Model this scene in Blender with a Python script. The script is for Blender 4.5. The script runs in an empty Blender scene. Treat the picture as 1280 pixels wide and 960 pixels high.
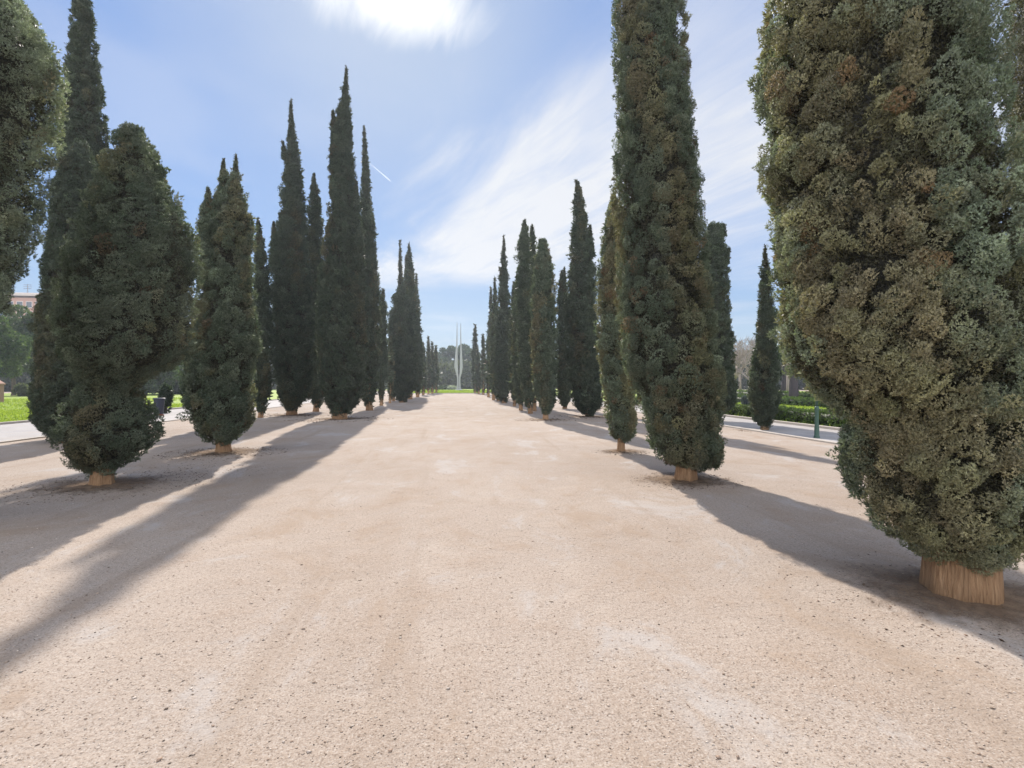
import bpy, bmesh, math
import numpy as np
from mathutils import Vector

# ------------------------------------------------------------------ set-up
scene = bpy.context.scene
COL = scene.collection
RAD = math.radians
EYE = 1.6                      # camera height
FPX = 640.0                    # focal length in pixels of the 1280 px wide photograph
YAW = RAD(6.07)                # camera turned right of the alley's axis (+Y)
RX = np.array([math.cos(YAW), -math.sin(YAW)])
FW = np.array([math.sin(YAW), math.cos(YAW)])
SUN_EL = RAD(36.1)
SUN_AZ = RAD(-6.7)             # from +Y, clockwise
SUN_DIR = Vector((math.sin(SUN_AZ) * math.cos(SUN_EL), math.cos(SUN_AZ) * math.cos(SUN_EL), math.sin(SUN_EL)))

SUN_STRENGTH = 2.85
SKY_STRENGTH = 0.10
EXPOSURE = 1.5

def ground_at(px, py):
    d = EYE * FPX / (py - 480.0)
    x = (px - 640.0) / FPX * d
    p = RX * x + FW * d
    return np.array([p[0], p[1], 0.0]), d

def point_at(px, py, d):
    x = (px - 640.0) / FPX * d
    p = RX * x + FW * d
    return np.array([p[0], p[1], EYE + (480.0 - py) / FPX * d])

# ------------------------------------------------------------------ node helpers
def new_mat(name):
    m = bpy.data.materials.new(name)
    m.use_nodes = True
    nt = m.node_tree
    for n in list(nt.nodes):
        nt.nodes.remove(n)
    out = nt.nodes.new('ShaderNodeOutputMaterial')
    return m, nt, out

class NB:
    """small node builder"""
    def __init__(self, nt): self.nt = nt
    def n(self, t, **kw):
        nd = self.nt.nodes.new(t)
        for k, v in kw.items():
            setattr(nd, k, v)
        return nd
    def put(self, sock, v):
        if v is None: return
        if hasattr(v, 'is_linked') or isinstance(v, bpy.types.NodeSocket):
            self.nt.links.new(v, sock)
        else:
            sock.default_value = v
    def math(self, op, a, b=None, c=None, clamp=False):
        nd = self.n('ShaderNodeMath', operation=op); nd.use_clamp = clamp
        self.put(nd.inputs[0], a); self.put(nd.inputs[1], b)
        if c is not None: self.put(nd.inputs[2], c)
        return nd.outputs[0]
    def vmath(self, op, a, b=None):
        nd = self.n('ShaderNodeVectorMath', operation=op)
        self.put(nd.inputs[0], a)
        if b is not None: self.put(nd.inputs[1], b)
        return nd
    def smooth(self, v, a, b, lo=0.0, hi=1.0):
        nd = self.n('ShaderNodeMapRange', interpolation_type='SMOOTHSTEP')
        self.put(nd.inputs['Value'], v)
        if a > b:
            a, b, lo, hi = b, a, hi, lo
        nd.inputs['From Min'].default_value = a; nd.inputs['From Max'].default_value = b
        nd.inputs['To Min'].default_value = lo; nd.inputs['To Max'].default_value = hi
        return nd.outputs[0]
    def noise(self, vec, scale, detail=4.0, rough=0.55, dist=0.0, dim='3D'):
        nd = self.n('ShaderNodeTexNoise', noise_dimensions=dim)
        if vec is not None: self.put(nd.inputs['Vector'], vec)
        nd.inputs['Scale'].default_value = scale
        nd.inputs['Detail'].default_value = detail
        nd.inputs['Roughness'].default_value = rough
        nd.inputs['Distortion'].default_value = dist
        return nd.outputs['Fac']
    def mix(self, fac, a, b, mode='MIX'):
        nd = self.n('ShaderNodeMix', data_type='RGBA', blend_type=mode)
        nd.clamp_factor = True
        self.put(nd.inputs[0], fac); self.put(nd.inputs[6], a); self.put(nd.inputs[7], b)
        return nd.outputs[2]
    def ramp(self, fac, stops):
        nd = self.n('ShaderNodeValToRGB')
        cr = nd.color_ramp
        while len(cr.elements) < len(stops): cr.elements.new(0.5)
        for e, (p, c) in zip(cr.elements, stops):
            e.position = p; e.color = (c[0], c[1], c[2], 1)
        self.put(nd.inputs[0], fac)
        return nd.outputs[0]
    def scaled(self, vec, s):
        nd = self.n('ShaderNodeMapping')
        self.put(nd.inputs['Vector'], vec)
        nd.inputs['Scale'].default_value = s
        return nd.outputs[0]
    def bump(self, h, strength, dist, normal=None):
        nd = self.n('ShaderNodeBump')
        nd.inputs['Strength'].default_value = strength
        nd.inputs['Distance'].default_value = dist
        self.put(nd.inputs['Height'], h)
        if normal is not None: self.put(nd.inputs['Normal'], normal)
        return nd.outputs[0]
    def principled(self, color, rough=0.8, spec=0.3, normal=None, metallic=0.0):
        nd = self.n('ShaderNodeBsdfPrincipled')
        self.put(nd.inputs['Base Color'], color)
        self.put(nd.inputs['Roughness'], rough)
        nd.inputs['Specular IOR Level'].default_value = spec
        nd.inputs['Metallic'].default_value = metallic
        if normal is not None: self.put(nd.inputs['Normal'], normal)
        return nd.outputs[0]

def c4(r, g, b): return (r, g, b, 1.0)

def foliage_mat(name, transl=0.28, gain=1.0, spec=0.25):
    m, nt, out = new_mat(name); b = NB(nt)
    at = b.n('ShaderNodeAttribute'); at.attribute_name = 'tint'
    col = b.mix(1.0, at.outputs['Color'], c4(gain, gain, gain), 'MULTIPLY')
    p = b.principled(col, 0.55, spec)
    t = b.n('ShaderNodeBsdfTranslucent')
    tc = b.mix(1.0, col, c4(1.25, 1.35, 0.7), 'MULTIPLY')
    b.put(t.inputs['Color'], tc)
    mx = b.n('ShaderNodeMixShader'); mx.inputs[0].default_value = transl
    nt.links.new(p, mx.inputs[1]); nt.links.new(t.outputs[0], mx.inputs[2])
    nt.links.new(mx.outputs[0], out.inputs['Surface'])
    return m

def plain_mat(name, col, rough=0.7, spec=0.3, var=0.25, scale=6.0, bump=0.0, metallic=0.0):
    m, nt, out = new_mat(name); b = NB(nt)
    tc = b.n('ShaderNodeTexCoord').outputs['Object']
    n1 = b.noise(tc, scale, 6, 0.6)
    c = b.mix(n1, c4(*[x * (1 - var) for x in col]), c4(*[min(1, x * (1 + var)) for x in col]))
    nrm = b.bump(b.noise(tc, scale * 8, 5, 0.6), 0.6, bump) if bump else None
    nt.links.new(b.principled(c, rough, spec, nrm, metallic), out.inputs['Surface'])
    return m

M_LEAF = foliage_mat('cypress_foliage', 0.25, 1.12, 0.4)
M_BROAD = foliage_mat('broadleaf_foliage', 0.32)
M_HEDGE = foliage_mat('hedge_foliage', 0.3)
M_GRASS = foliage_mat('grass_blades', 0.5)
M_TINT = foliage_mat('loose_bits', 0.0, 1.0, 0.1)

# bark
m, nt, out = new_mat('cypress_bark'); b = NB(nt)
tc = b.n('ShaderNodeTexCoord').outputs['Object']
st = b.scaled(tc, (58, 58, 2.2))
n1 = b.noise(st, 1.0, 8, 0.72, 0.6)
n2 = b.noise(b.scaled(tc, (4, 4, 2)), 1.0, 3, 0.5)
cc = b.ramp(n1, [(0.30, (0.072, 0.040, 0.022)), (0.43, (0.310, 0.178, 0.095)), (0.56, (0.433, 0.264, 0.147)), (0.75, (0.578, 0.394, 0.242))])
cc = b.mix(b.math('MULTIPLY', n2, 0.5), cc, c4(0.372, 0.240, 0.147))
nt.links.new(b.principled(cc, 0.9, 0.1, b.bump(n1, 1.0, 0.03)), out.inputs['Surface'])
M_BARK = m
M_BARK_GREY = plain_mat('grey_bark', (0.12, 0.095, 0.075), 0.9, 0.1, 0.4, 5.0, 0.01)
M_BARK_PALE = plain_mat('pale_bark', (0.30, 0.25, 0.22), 0.9, 0.1, 0.3, 3.0, 0.0)

# sand / grit ground
m, nt, out = new_mat('gritty_sand'); b = NB(nt)
tc = b.n('ShaderNodeTexCoord').outputs['Object']
big = b.noise(b.scaled(tc, (0.35, 0.16, 1)), 1.0, 5, 0.6, 0.3)
mid = b.noise(tc, 1.7, 6, 0.62, 0.2)
fine = b.noise(tc, 34.0, 4, 0.7)
grit = b.noise(tc, 95.0, 2, 0.6)
base = b.ramp(big, [(0.30, (0.284, 0.223, 0.176)), (0.50, (0.319, 0.259, 0.213)), (0.72, (0.353, 0.293, 0.244))])
base = b.mix(b.smooth(mid, 0.52, 0.72, 0.0, 0.4), base, c4(0.261, 0.183, 0.128))
base = b.mix(b.smooth(mid, 0.46, 0.30, 0.0, 0.45), base, c4(0.380, 0.318, 0.267))
base = b.mix(b.smooth(fine, 0.52, 0.66, 0.0, 0.75), base, c4(0.181, 0.138, 0.105))
base = b.mix(b.smooth(fine, 0.46, 0.33, 0.0, 0.7), base, c4(0.400, 0.342, 0.291))
base = b.mix(b.smooth(grit, 0.55, 0.66, 0.0, 0.55), base, c4(0.120, 0.089, 0.068))
base = b.mix(b.smooth(grit, 0.45, 0.35, 0.0, 0.6), base, c4(0.422, 0.378, 0.336))
pat = b.noise(b.scaled(tc, (0.9, 0.55, 1)), 1.0, 7, 0.72, 0.5)
base = b.mix(b.smooth(pat, 0.50, 0.66, 0.0, 0.6), base, c4(0.269, 0.197, 0.141))
base = b.mix(b.smooth(pat, 0.46, 0.34, 0.0, 0.6), base, c4(0.359, 0.330, 0.309))
# faint tracks scuffed along the alley
trk = b.noise(b.scaled(tc, (2.2, 0.10, 1)), 1.0, 4, 0.6, 0.5)
base = b.mix(b.smooth(trk, 0.55, 0.70, 0.0, 0.4), base, c4(0.242, 0.183, 0.136))
h = b.math('ADD', b.math('MULTIPLY', mid, 1.2), b.math('ADD', b.math('MULTIPLY', fine, 0.22), b.math('MULTIPLY', grit, 0.07)))
nt.links.new(b.principled(base, 0.95, 0.12, b.bump(h, 0.55, 0.055)), out.inputs['Surface'])
M_SAND = m

# lawn
m, nt, out = new_mat('lawn_turf'); b = NB(nt)
tc = b.n('ShaderNodeTexCoord').outputs['Object']
n1 = b.noise(tc, 0.5, 5, 0.6); n2 = b.noise(tc, 14.0, 6, 0.7)
cc = b.ramp(n1, [(0.3, (0.15, 0.21, 0.025)), (0.55, (0.22, 0.30, 0.035)), (0.75, (0.30, 0.34, 0.06))])
cc = b.mix(b.smooth(n2, 0.5, 0.75, 0, 0.6), cc, c4(0.09, 0.15, 0.02))
nt.links.new(b.principled(cc, 0.8, 0.2, b.bump(n2, 1.0, 0.06)), out.inputs['Surface'])
M_LAWN = m

# paving slabs
m, nt, out = new_mat('paving_slabs'); b = NB(nt)
tc = b.n('ShaderNodeTexCoord').outputs['Object']
br = b.n('ShaderNodeTexBrick'); b.put(br.inputs['Vector'], tc)
br.inputs['Color1'].default_value = c4(0.29, 0.275, 0.27); br.inputs['Color2'].default_value = c4(0.34, 0.32, 0.31)
br.inputs['Mortar'].default_value = c4(0.25, 0.22, 0.20); br.inputs['Scale'].default_value = 1.0
br.inputs['Brick Width'].default_value = 0.6; br.inputs['Row Height'].default_value = 0.4; br.inputs['Mortar Size'].default_value = 0.008
cc = b.mix(b.smooth(b.noise(tc, 1.2, 6, 0.6), 0.4, 0.7, 0, 0.5), br.outputs['Color'], c4(0.32, 0.275, 0.24))
cc = b.mix(b.smooth(b.noise(tc, 30, 4, 0.6), 0.5, 0.8, 0, 0.4), cc, c4(0.28, 0.25, 0.23))
nt.links.new(b.principled(cc, 0.85, 0.2), out.inputs['Surface'])
M_PAVE = m
M_KERB = plain_mat('kerb_stone', (0.38, 0.34, 0.30), 0.85, 0.2, 0.25, 3.0, 0.01)
M_MONUMENT = plain_mat('pale_sculpture_stone', (0.36, 0.36, 0.37), 0.6, 0.3, 0.12, 0.6, 0.02)
M_LAMP = plain_mat('green_painted_iron', (0.05, 0.10, 0.075), 0.5, 0.4, 0.2, 8.0, 0.002)
M_LAMPGLASS = plain_mat('frosted_lamp_glass', (0.75, 0.75, 0.72), 0.25, 0.5, 0.03, 3.0)
M_BIN = plain_mat('dark_blue_plastic', (0.018, 0.022, 0.04), 0.5, 0.4, 0.2, 6.0)
M_RUST = plain_mat('rusty_steel', (0.20, 0.06, 0.035), 0.8, 0.3, 0.3, 12.0)
M_PILLAR = plain_mat('brown_stone', (0.34, 0.22, 0.17), 0.9, 0.1, 0.25, 4.0, 0.02)
M_FACADE = plain_mat('salmon_render', (0.50, 0.29, 0.22), 0.9, 0.1, 0.12, 0.3)
M_TRIM = plain_mat('pale_trim', (0.60, 0.52, 0.46), 0.9, 0.1, 0.1, 0.5)
M_WINDOW = plain_mat('window_glass', (0.06, 0.07, 0.085), 0.15, 0.6, 0.2, 0.4)
M_METAL = plain_mat('antenna_metal', (0.15, 0.15, 0.16), 0.5, 0.5, 0.1, 2.0)

# ------------------------------------------------------------------ mesh helpers
def mesh_from_arrays(name, verts, faces_flat, counts, tint=None, smooth=False):
    me = bpy.data.meshes.new(name)
    nv = len(verts)
    me.vertices.add(nv); me.vertices.foreach_set('co', np.ascontiguousarray(verts, dtype=np.float32).ravel())
    me.loops.add(len(faces_flat)); me.loops.foreach_set('vertex_index', np.asarray(faces_flat, dtype=np.int32))
    counts = np.asarray(counts, dtype=np.int32)
    starts = np.concatenate([[0], np.cumsum(counts)[:-1]]).astype(np.int32)
    me.polygons.add(len(counts)); me.polygons.foreach_set('loop_start', starts)
    if smooth: me.polygons.foreach_set('use_smooth', np.ones(len(counts), dtype=bool))
    if tint is not None:
        a = me.attributes.new('tint', 'FLOAT_COLOR', 'POINT')
        t4 = np.ones((nv, 4), dtype=np.float32); t4[:, :3] = tint
        a.data.foreach_set('color', t4.ravel())
    me.update(calc_edges=True)
    return me

class MB:
    """collects quads/tris for one mesh"""
    def __init__(self): self.v = []; self.f = []
    def quadgrid(self, rings, closed=True, cap_lo=True, cap_hi=True):
        """rings: list of (n,3) arrays"""
        o = len(self.v); n = len(rings[0])
        for r in rings: self.v.extend([tuple(p) for p in r])
        for i in range(len(rings) - 1):
            for j in range(n if closed else n - 1):
                k = (j + 1) % n
                self.f.append((o + i * n + j, o + i * n + k, o + (i + 1) * n + k, o + (i + 1) * n + j))
        if cap_lo: self.f.append(tuple(o + j for j in reversed(range(n))))
        if cap_hi: self.f.append(tuple(o + (len(rings) - 1) * n + j for j in range(n)))
    def box(self, c, s, rz=0.0):
        cx, cy, cz = c; sx, sy, sz = s[0] / 2, s[1] / 2, s[2] / 2
        ca, sa = math.cos(rz), math.sin(rz)
        rings = []
        for z in (-sz, sz):
            r = []
            for x, y in ((-sx, -sy), (sx, -sy), (sx, sy), (-sx, sy)):
                r.append((cx + x * ca - y * sa, cy + x * sa + y * ca, cz + z))
            rings.append(r)
        self.quadgrid(rings)
    def lathe(self, prof, n=20, c=(0, 0)):
        a = np.linspace(0, 2 * math.pi, n, endpoint=False)
        self.quadgrid([np.stack([c[0] + r * np.cos(a), c[1] + r * np.sin(a), np.full(n, z)], 1) for r, z in prof])
    def tube(self, p0, p1, r0, r1, n=6):
        p0 = np.array(p0, float); p1 = np.array(p1, float); d = p1 - p0; L = np.linalg.norm(d)
        if L < 1e-6: return
        d /= L; t = np.array([1, 0, 0]) if abs(d[0]) < 0.8 else np.array([0, 1, 0])
        a_ = np.cross(d, t); a_ /= np.linalg.norm(a_); b_ = np.cross(d, a_)
        an = np.linspace(0, 2 * math.pi, n, endpoint=False)
        ring = np.outer(np.cos(an), a_) + np.outer(np.sin(an), b_)
        self.quadgrid([p0 + ring * r0, p1 + ring * r1])
    def mesh(self, name, smooth=False):
        me = bpy.data.meshes.new(name); me.from_pydata(self.v, [], self.f); me.update()
        if smooth: me.polygons.foreach_set('use_smooth', np.ones(len(me.polygons), dtype=bool))
        return me

def link(name, me, mat, parent=None, loc=None):
    o = bpy.data.objects.new(name, me); COL.objects.link(o)
    if mat is not None and len(me.materials) == 0: me.materials.append(mat)
    if parent is not None: o.parent = parent
    if loc is not None: o.location = loc
    return o

def thing(name, label, cat, loc, group=None, rz=0.0):
    o = bpy.data.objects.new(name, None); COL.objects.link(o)
    o.location = loc; o.rotation_euler = (0, 0, rz); o.empty_display_size = 0.2
    o['label'] = label; o['category'] = cat
    if group: o['group'] = group
    return o

def structure(name, me, mat, loc=None):
    o = link(name, me, mat, None, loc); o['kind'] = 'structure'; return o

def stuff(name, me, mat, label=None, cat=None):
    o = link(name, me, mat); o['kind'] = 'stuff'
    if label: o['label'] = label; o['category'] = cat
    return o

def sheet(name, pts, z, mat, sub=None):
    mb = MB(); mb.v = [(p[0], p[1], z) for p in pts]; mb.f = [tuple(range(len(pts)))]
    return structure(name, mb.mesh(name), mat)

def unit(a): return a / np.maximum(np.linalg.norm(a, axis=1, keepdims=True), 1e-9)

def blades(rng, pos, dirs, L, nb, spread, tint, w=0.28, face=None):
    """fan of nb thin triangles at every pos along dirs -> verts, tints"""
    n = len(pos)
    P = np.repeat(pos, nb, 0); D = np.repeat(dirs, nb, 0); T = np.repeat(tint, nb, 0)
    LL = np.repeat(L, nb) * rng.uniform(0.6, 1.25, n * nb)
    D = unit(D + spread * rng.normal(size=(n * nb, 3)))
    if face is None: S = unit(np.cross(D, rng.normal(size=(n * nb, 3))))
    else: S = unit(np.cross(D, np.repeat(face, nb, 0) + 0.45 * rng.normal(size=(n * nb, 3))))
    P = P + D * (LL * rng.uniform(-0.2, 0.25, n * nb))[:, None]
    hw = (LL * w * 0.5)[:, None]
    V = np.empty((n * nb, 3, 3)); tip = P + D * LL[:, None]
    V[:, 0] = P - S * hw; V[:, 1] = P + S * hw; V[:, 2] = tip
    T = T * rng.uniform(0.8, 1.22, (n * nb, 1))
    TT = np.repeat(T, 3, 0)
    return V.reshape(-1, 3), TT

def wob(rng, n, kmax, mz):
    k = rng.integers(1, kmax + 1, n); mm = rng.uniform(-mz, mz, n); ph = rng.uniform(0, 6.283, n)
    amp = 1.0 / np.sqrt(n) * np.ones(n)
    def f(th, z):
        s = np.zeros_like(th)
        for i in range(n): s = s + amp[i] * np.cos(k[i] * th + mm[i] * z + ph[i])
        return s * 1.2
    return f

G_DARK = np.array([0.066, 0.092, 0.062]); G_MID = np.array([0.105, 0.135, 0.088]); G_SAGE = np.array([0.175, 0.200, 0.145])
OLIVE = np.array([0.205, 0.182, 0.088]); BROWN = np.array([0.215, 0.158, 0.090]); RUSTY = np.array([0.17, 0.075, 0.035])

def cypress_crown(rng, lobes, d, brown=0.25, pale=0.3, rough=1.0, lump=None, dens=1.0, Lmul=1.0, tone=1.0):
    """lobes: list of (z[], cx[], r[], depth offset); offsets run along the camera-right axis of the tree's own place.
    A crown is built of boughs (bulging, shingled upwards), each bough of tufts, each tuft of small flat sprays."""
    L0 = max(0.0150, 0.0027 * d) * Lmul
    rc0 = lump if lump else max(0.072, 0.0092 * d) if d < 10 else max(0.088, 0.0056 * d)
    VV, TT = [], []; core_v, core_f, core_off = [], [], 0
    for (z, cx, r, dep) in lobes:
        o = np.argsort(z); z = np.array(z)[o]; cx = np.array(cx)[o]; r = np.array(r)[o]
        zs = np.linspace(z[0], z[-1], 400); rs = np.interp(zs, z, r)
        ds = np.sqrt(np.gradient(rs, zs) ** 2 + 1)
        wgt = (rs + 0.25 * L0) * ds; cdf = np.cumsum(wgt); cdf /= cdf[-1]
        area = 2 * math.pi * np.trapz(wgt, zs)
        big = wob(rng, 7, 4, 2.2); cl = wob(rng, 8, 3, 1.3)
        Rb = min(max(0.155, 0.0105 * d), 0.5 * float(np.max(r)))
        nb_ = int(area / (Rb * Rb * 1.7)) + 6
        zb = np.interp((np.arange(nb_) + rng.uniform(0, 1, nb_)) / nb_, cdf, zs); tb = rng.uniform(0, 6.283, nb_)
        Rbi = Rb * rng.uniform(0.65, 1.35, nb_); ob = rng.normal(0, 0.16, nb_)
        rb_ = np.interp(zb, z, r); Pb = np.stack([rb_ * np.cos(tb), rb_ * np.sin(tb), zb * 0.55], 1)
        def surf(th, zz):
            sh = th.shape; th = th.ravel(); zz = zz.ravel(); rr = np.interp(zz, z, r)
            P = np.stack([rr * np.cos(th), rr * np.sin(th), zz * 0.55], 1)
            q1 = np.empty(len(th)); i1 = np.empty(len(th), int)
            for a in range(0, len(th), 20000):
                D = np.sqrt(((P[a:a + 20000, None, :] - Pb[None]) ** 2).sum(2)) / Rbi[None]
                i1[a:a + 20000] = D.argmin(1); q1[a:a + 20000] = D.min(1)
            bump = np.sqrt(np.clip(1 - 0.62 * q1 * q1, 0.0, 1))
            lim = np.minimum(1, rr / 0.45)
            amp = rough * np.minimum(0.72 * Rb, 0.30 * rr)
            off = amp * (bump - 1) + lim * rough * Rb * (0.26 * np.clip((zz - zb[i1]) / (1.8 * Rb), -1, 1) + 0.7 * ob[i1] * 0.5)
            return (rr * (1 + 0.05 * (big(th, zz) - 0.5)) + off).reshape(sh), i1.reshape(sh), q1.reshape(sh)
        nc = int(area / (rc0 * rc0 * 2.35)) + 12
        zc = np.interp(rng.uniform(size=nc), cdf, zs); th = rng.uniform(0, 2 * math.pi, nc)
        rb = np.interp(zc, z, r)
        rc = rc0 * np.exp(rng.normal(-0.05, 0.36, nc))
        rc = np.minimum(rc, 0.6 * rb + 0.01)
        zc = np.clip(zc, z[0] + (rc * 1.25 + 0.3 * L0) * rng.uniform(0.1, 1.1, nc), z[-1] - rc * 1.2 - 0.25 * np.minimum(L0, rb))
        rr, bi, qe = surf(th, zc)
        keep = rng.uniform(size=nc) > 0.75 * np.clip((qe - 0.72) / 0.35, 0, 1) * np.clip(rb / 0.5, 0, 1)
        zc, th, rb, rc, rr, bi = [q[keep] for q in (zc, th, rb, rc, rr, bi)]; nc = len(zc)
        slope = np.interp(zc, zs, np.gradient(rs, zs))
        Lc = L0 * np.clip(rb / (1.6 * L0), 0.42, 1.0)
        rin = np.maximum(rr - rc - 0.45 * Lc - rng.exponential(0.8 if d < 12 else 0.45, nc) * rc * np.clip(rb / 0.3, 0, 1), 0.0)
        stray = rng.uniform(size=nc) < 0.035                                   # loose shoots that break the outline
        rin = np.where(stray, rin + rng.uniform(0.3, 1.1, nc) * rc * np.clip(rb / 0.3, 0, 1), rin); rc = np.where(stray, rc * 0.6, rc)
        axc = np.interp(zc, z, cx)
        er = np.stack([np.cos(th), np.sin(th), np.zeros(nc)], 1)
        nrm = unit(np.stack([np.cos(th), np.sin(th), -np.clip(slope, -2, 2)], 1))
        cen = np.stack([axc, np.full(nc, dep), zc], 1) + er * rin[:, None]
        # foliage colour: every bough its own green, some turning olive or brown
        btone = rng.normal(0, 0.22, nb_); bpale = rng.normal(pale, 0.20, nb_)
        drift = 0.5 + 0.5 * cl(th, zc) + btone[bi] + rng.normal(0, 0.16, nc)
        fb = np.clip((drift - (1.0 - brown)) * 1.8, 0, 1)[:, None]
        fp = np.clip(bpale[bi] + rng.normal(0, 0.22, nc), 0, 1)[:, None]
        base = G_DARK + (G_MID - G_DARK) * rng.uniform(0, 1, (nc, 1))
        base = base * (1 - 0.8 * fp) + G_SAGE * 0.8 * fp
        mixb = rng.uniform(0, 1, (nb_, 1))[bi]
        bro = OLIVE * (1 - mixb) + BROWN * mixb
        colr = (base * (1 - 0.58 * fb) + bro * 0.58 * fb) * np.exp(rng.normal(0, 0.16, (nc, 1)))
        rust = rng.uniform(size=nc) < 0.010 * brown * 4
        colr[rust] = 0.5 * colr[rust] + 0.5 * RUSTY
        # flat sprays on each tuft
        front = (np.sin(th) < 0.3) & (zc < EYE + 0.80 * d)
        Lc = np.where(front, Lc, Lc * 2.0)
        per = np.maximum(dens * 1.3 * 8.2 * rc * rc / (0.88 * Lc * Lc), 7).astype(int)
        idx = np.repeat(np.arange(nc), per); ns = len(idx)
        u = unit(rng.normal(size=(ns, 3)))
        nn = nrm[idx]
        dt = (u * nn).sum(1)
        u = np.where((dt < -0.1)[:, None], u - 2 * dt[:, None] * nn, u)     # keep the outer side
        tax = unit(nrm * 0.6 + np.array([0, 0, 0.9]) + 0.5 * rng.normal(size=(nc, 3)))[idx]
        asp = rng.uniform(1.1, 2.0, nc)[idx]
        kk = np.cos(u @ rng.normal(size=3) * 4 + rng.uniform(0, 6.283, nc)[idx]) * 0.16
        rad_ = rc[idx] * (rng.uniform(0.82, 1.03, ns) + kk)
        w_ = u + tax * ((u * tax).sum(1) * (asp - 1))[:, None]
        pos = cen[idx] + w_ * rad_[:, None]
        dirs = unit(u * 0.35 + nn * 0.2 + np.array([0, 0, 0.75]) + 0.42 * rng.normal(size=(ns, 3)))
        tip_t = np.clip((pos[:, 2] - (z[-1] - 0.8)) / 0.8, 0, 1)[:, None]
        dirs = unit(dirs * (1 - 0.6 * tip_t) + np.array([0, 0, 1.0]) * 0.9 * tip_t)
        v, t = blades(rng, pos, dirs, Lc[idx], 4, 0.5, tone * colr[idx] * rng.uniform(0.75, 1.28, (ns, 1)), 0.44, unit(u * 0.7 + nn * 0.5))
        # inner twigs behind the tufts
        nf = int(dens * 1.8 * area / (0.88 * L0 * L0 * 2.2))
        zf = np.interp(rng.uniform(size=nf), cdf, zs); tf = rng.uniform(0, 6.283, nf); Rf = np.interp(zf, z, r)
        Rf = np.maximum(np.minimum(Rf * 0.82, Rf - 0.75 * Rb - rc0), 0.3 * Rf) * rng.uniform(0.90, 1.12, nf)
        pf = np.stack([np.interp(zf, z, cx) + Rf * np.cos(tf), dep + Rf * np.sin(tf), zf], 1)
        df_ = unit(np.stack([np.cos(tf), np.sin(tf), np.full(nf, 0.6)], 1) + 0.8 * rng.normal(size=(nf, 3)))
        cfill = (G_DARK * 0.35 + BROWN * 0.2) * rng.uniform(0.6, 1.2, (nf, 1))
        vf, tff = blades(rng, pf, df_, np.full(nf, L0 * 1.5), 4, 0.8, cfill, 0.4)
        # bring the outline back to the traced width
        ax = np.interp(v[:, 2], z, cx); rho = np.hypot(v[:, 0] - ax, v[:, 1] - dep)
        nq = int(np.clip((z[-1] - z[0]) / 0.22, 6, 60)); be = np.linspace(z[0], z[-1], nq + 1); bc = 0.5 * (be[1:] + be[:-1])
        which = np.clip(np.digitize(v[:, 2], be) - 1, 0, nq - 1); fac = np.ones(nq)
        for q in range(nq):
            rq = rho[which == q]
            if len(rq) > 20: fac[q] = np.clip(np.interp(bc[q], z, r) / max(np.percentile(rq, 94), 1e-3), 0.7, 1.5)
        fac = np.convolve(np.pad(fac, 1, 'edge'), [0.25, 0.5, 0.25], 'valid')
        fv = np.interp(v[:, 2], bc, fac)
        v[:, 0] = ax + (v[:, 0] - ax) * fv; v[:, 1] = dep + (v[:, 1] - dep) * fv
        VV += [v, vf]; TT += [t, tff]
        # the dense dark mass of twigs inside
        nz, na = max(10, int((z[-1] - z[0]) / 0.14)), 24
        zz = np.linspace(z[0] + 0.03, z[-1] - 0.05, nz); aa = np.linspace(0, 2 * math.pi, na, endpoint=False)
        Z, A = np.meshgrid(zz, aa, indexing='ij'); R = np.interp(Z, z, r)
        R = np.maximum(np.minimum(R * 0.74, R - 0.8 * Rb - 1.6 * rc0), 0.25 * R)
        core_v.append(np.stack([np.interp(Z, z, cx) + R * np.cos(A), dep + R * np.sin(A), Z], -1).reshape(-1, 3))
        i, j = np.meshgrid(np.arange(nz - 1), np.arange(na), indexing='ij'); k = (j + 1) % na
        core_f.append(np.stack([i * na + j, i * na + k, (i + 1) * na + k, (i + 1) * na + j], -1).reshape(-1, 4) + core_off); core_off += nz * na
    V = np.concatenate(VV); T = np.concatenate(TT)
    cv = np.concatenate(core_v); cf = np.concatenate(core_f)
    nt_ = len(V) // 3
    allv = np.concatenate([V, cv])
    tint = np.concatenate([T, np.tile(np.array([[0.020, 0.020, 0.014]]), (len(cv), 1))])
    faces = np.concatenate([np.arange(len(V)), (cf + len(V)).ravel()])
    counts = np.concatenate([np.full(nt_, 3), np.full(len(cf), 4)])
    # local axes: x = camera right, y = camera forward
    w = allv.copy()
    w[:, 0] = allv[:, 0] * RX[0] + allv[:, 1] * FW[0]
    w[:, 1] = allv[:, 0] * RX[1] + allv[:, 1] * FW[1]
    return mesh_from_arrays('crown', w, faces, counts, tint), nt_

def trunk_mesh(rng, r0, h, lean, n=72, flare=0.26):
    """lean(z) -> x offset along the camera right axis"""
    mb = MB(); nr = 26
    an = np.linspace(0, 2 * math.pi, n, endpoint=False)
    f = wob(rng, 7, 9, 1.2); f2 = wob(rng, 8, 30, 2.0)
    rings = []
    for i in range(nr):
        t = i / (nr - 1); z = -0.06 + t * (h + 0.06)
        fl = flare * math.exp(-max(z, 0) / (r0 * 1.1))
        r = r0 * (1 - 0.6 * t) * (1 + fl * (1 + 0.5 * np.cos(5 * an + 1))) + 0.04 * r0 * f(an, np.full(n, z)) + 0.03 * r0 * np.abs(f2(an, np.full(n, z)))
        ox = lean(z)
        x = ox + r * np.cos(an); y = r * np.sin(an)
        rings.append(np.stack([x * RX[0] + y * FW[0], x * RX[1] + y * FW[1], np.full(n, z)], 1))
    mb.quadgrid(rings)
    return mb.mesh('trunk', True)

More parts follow.
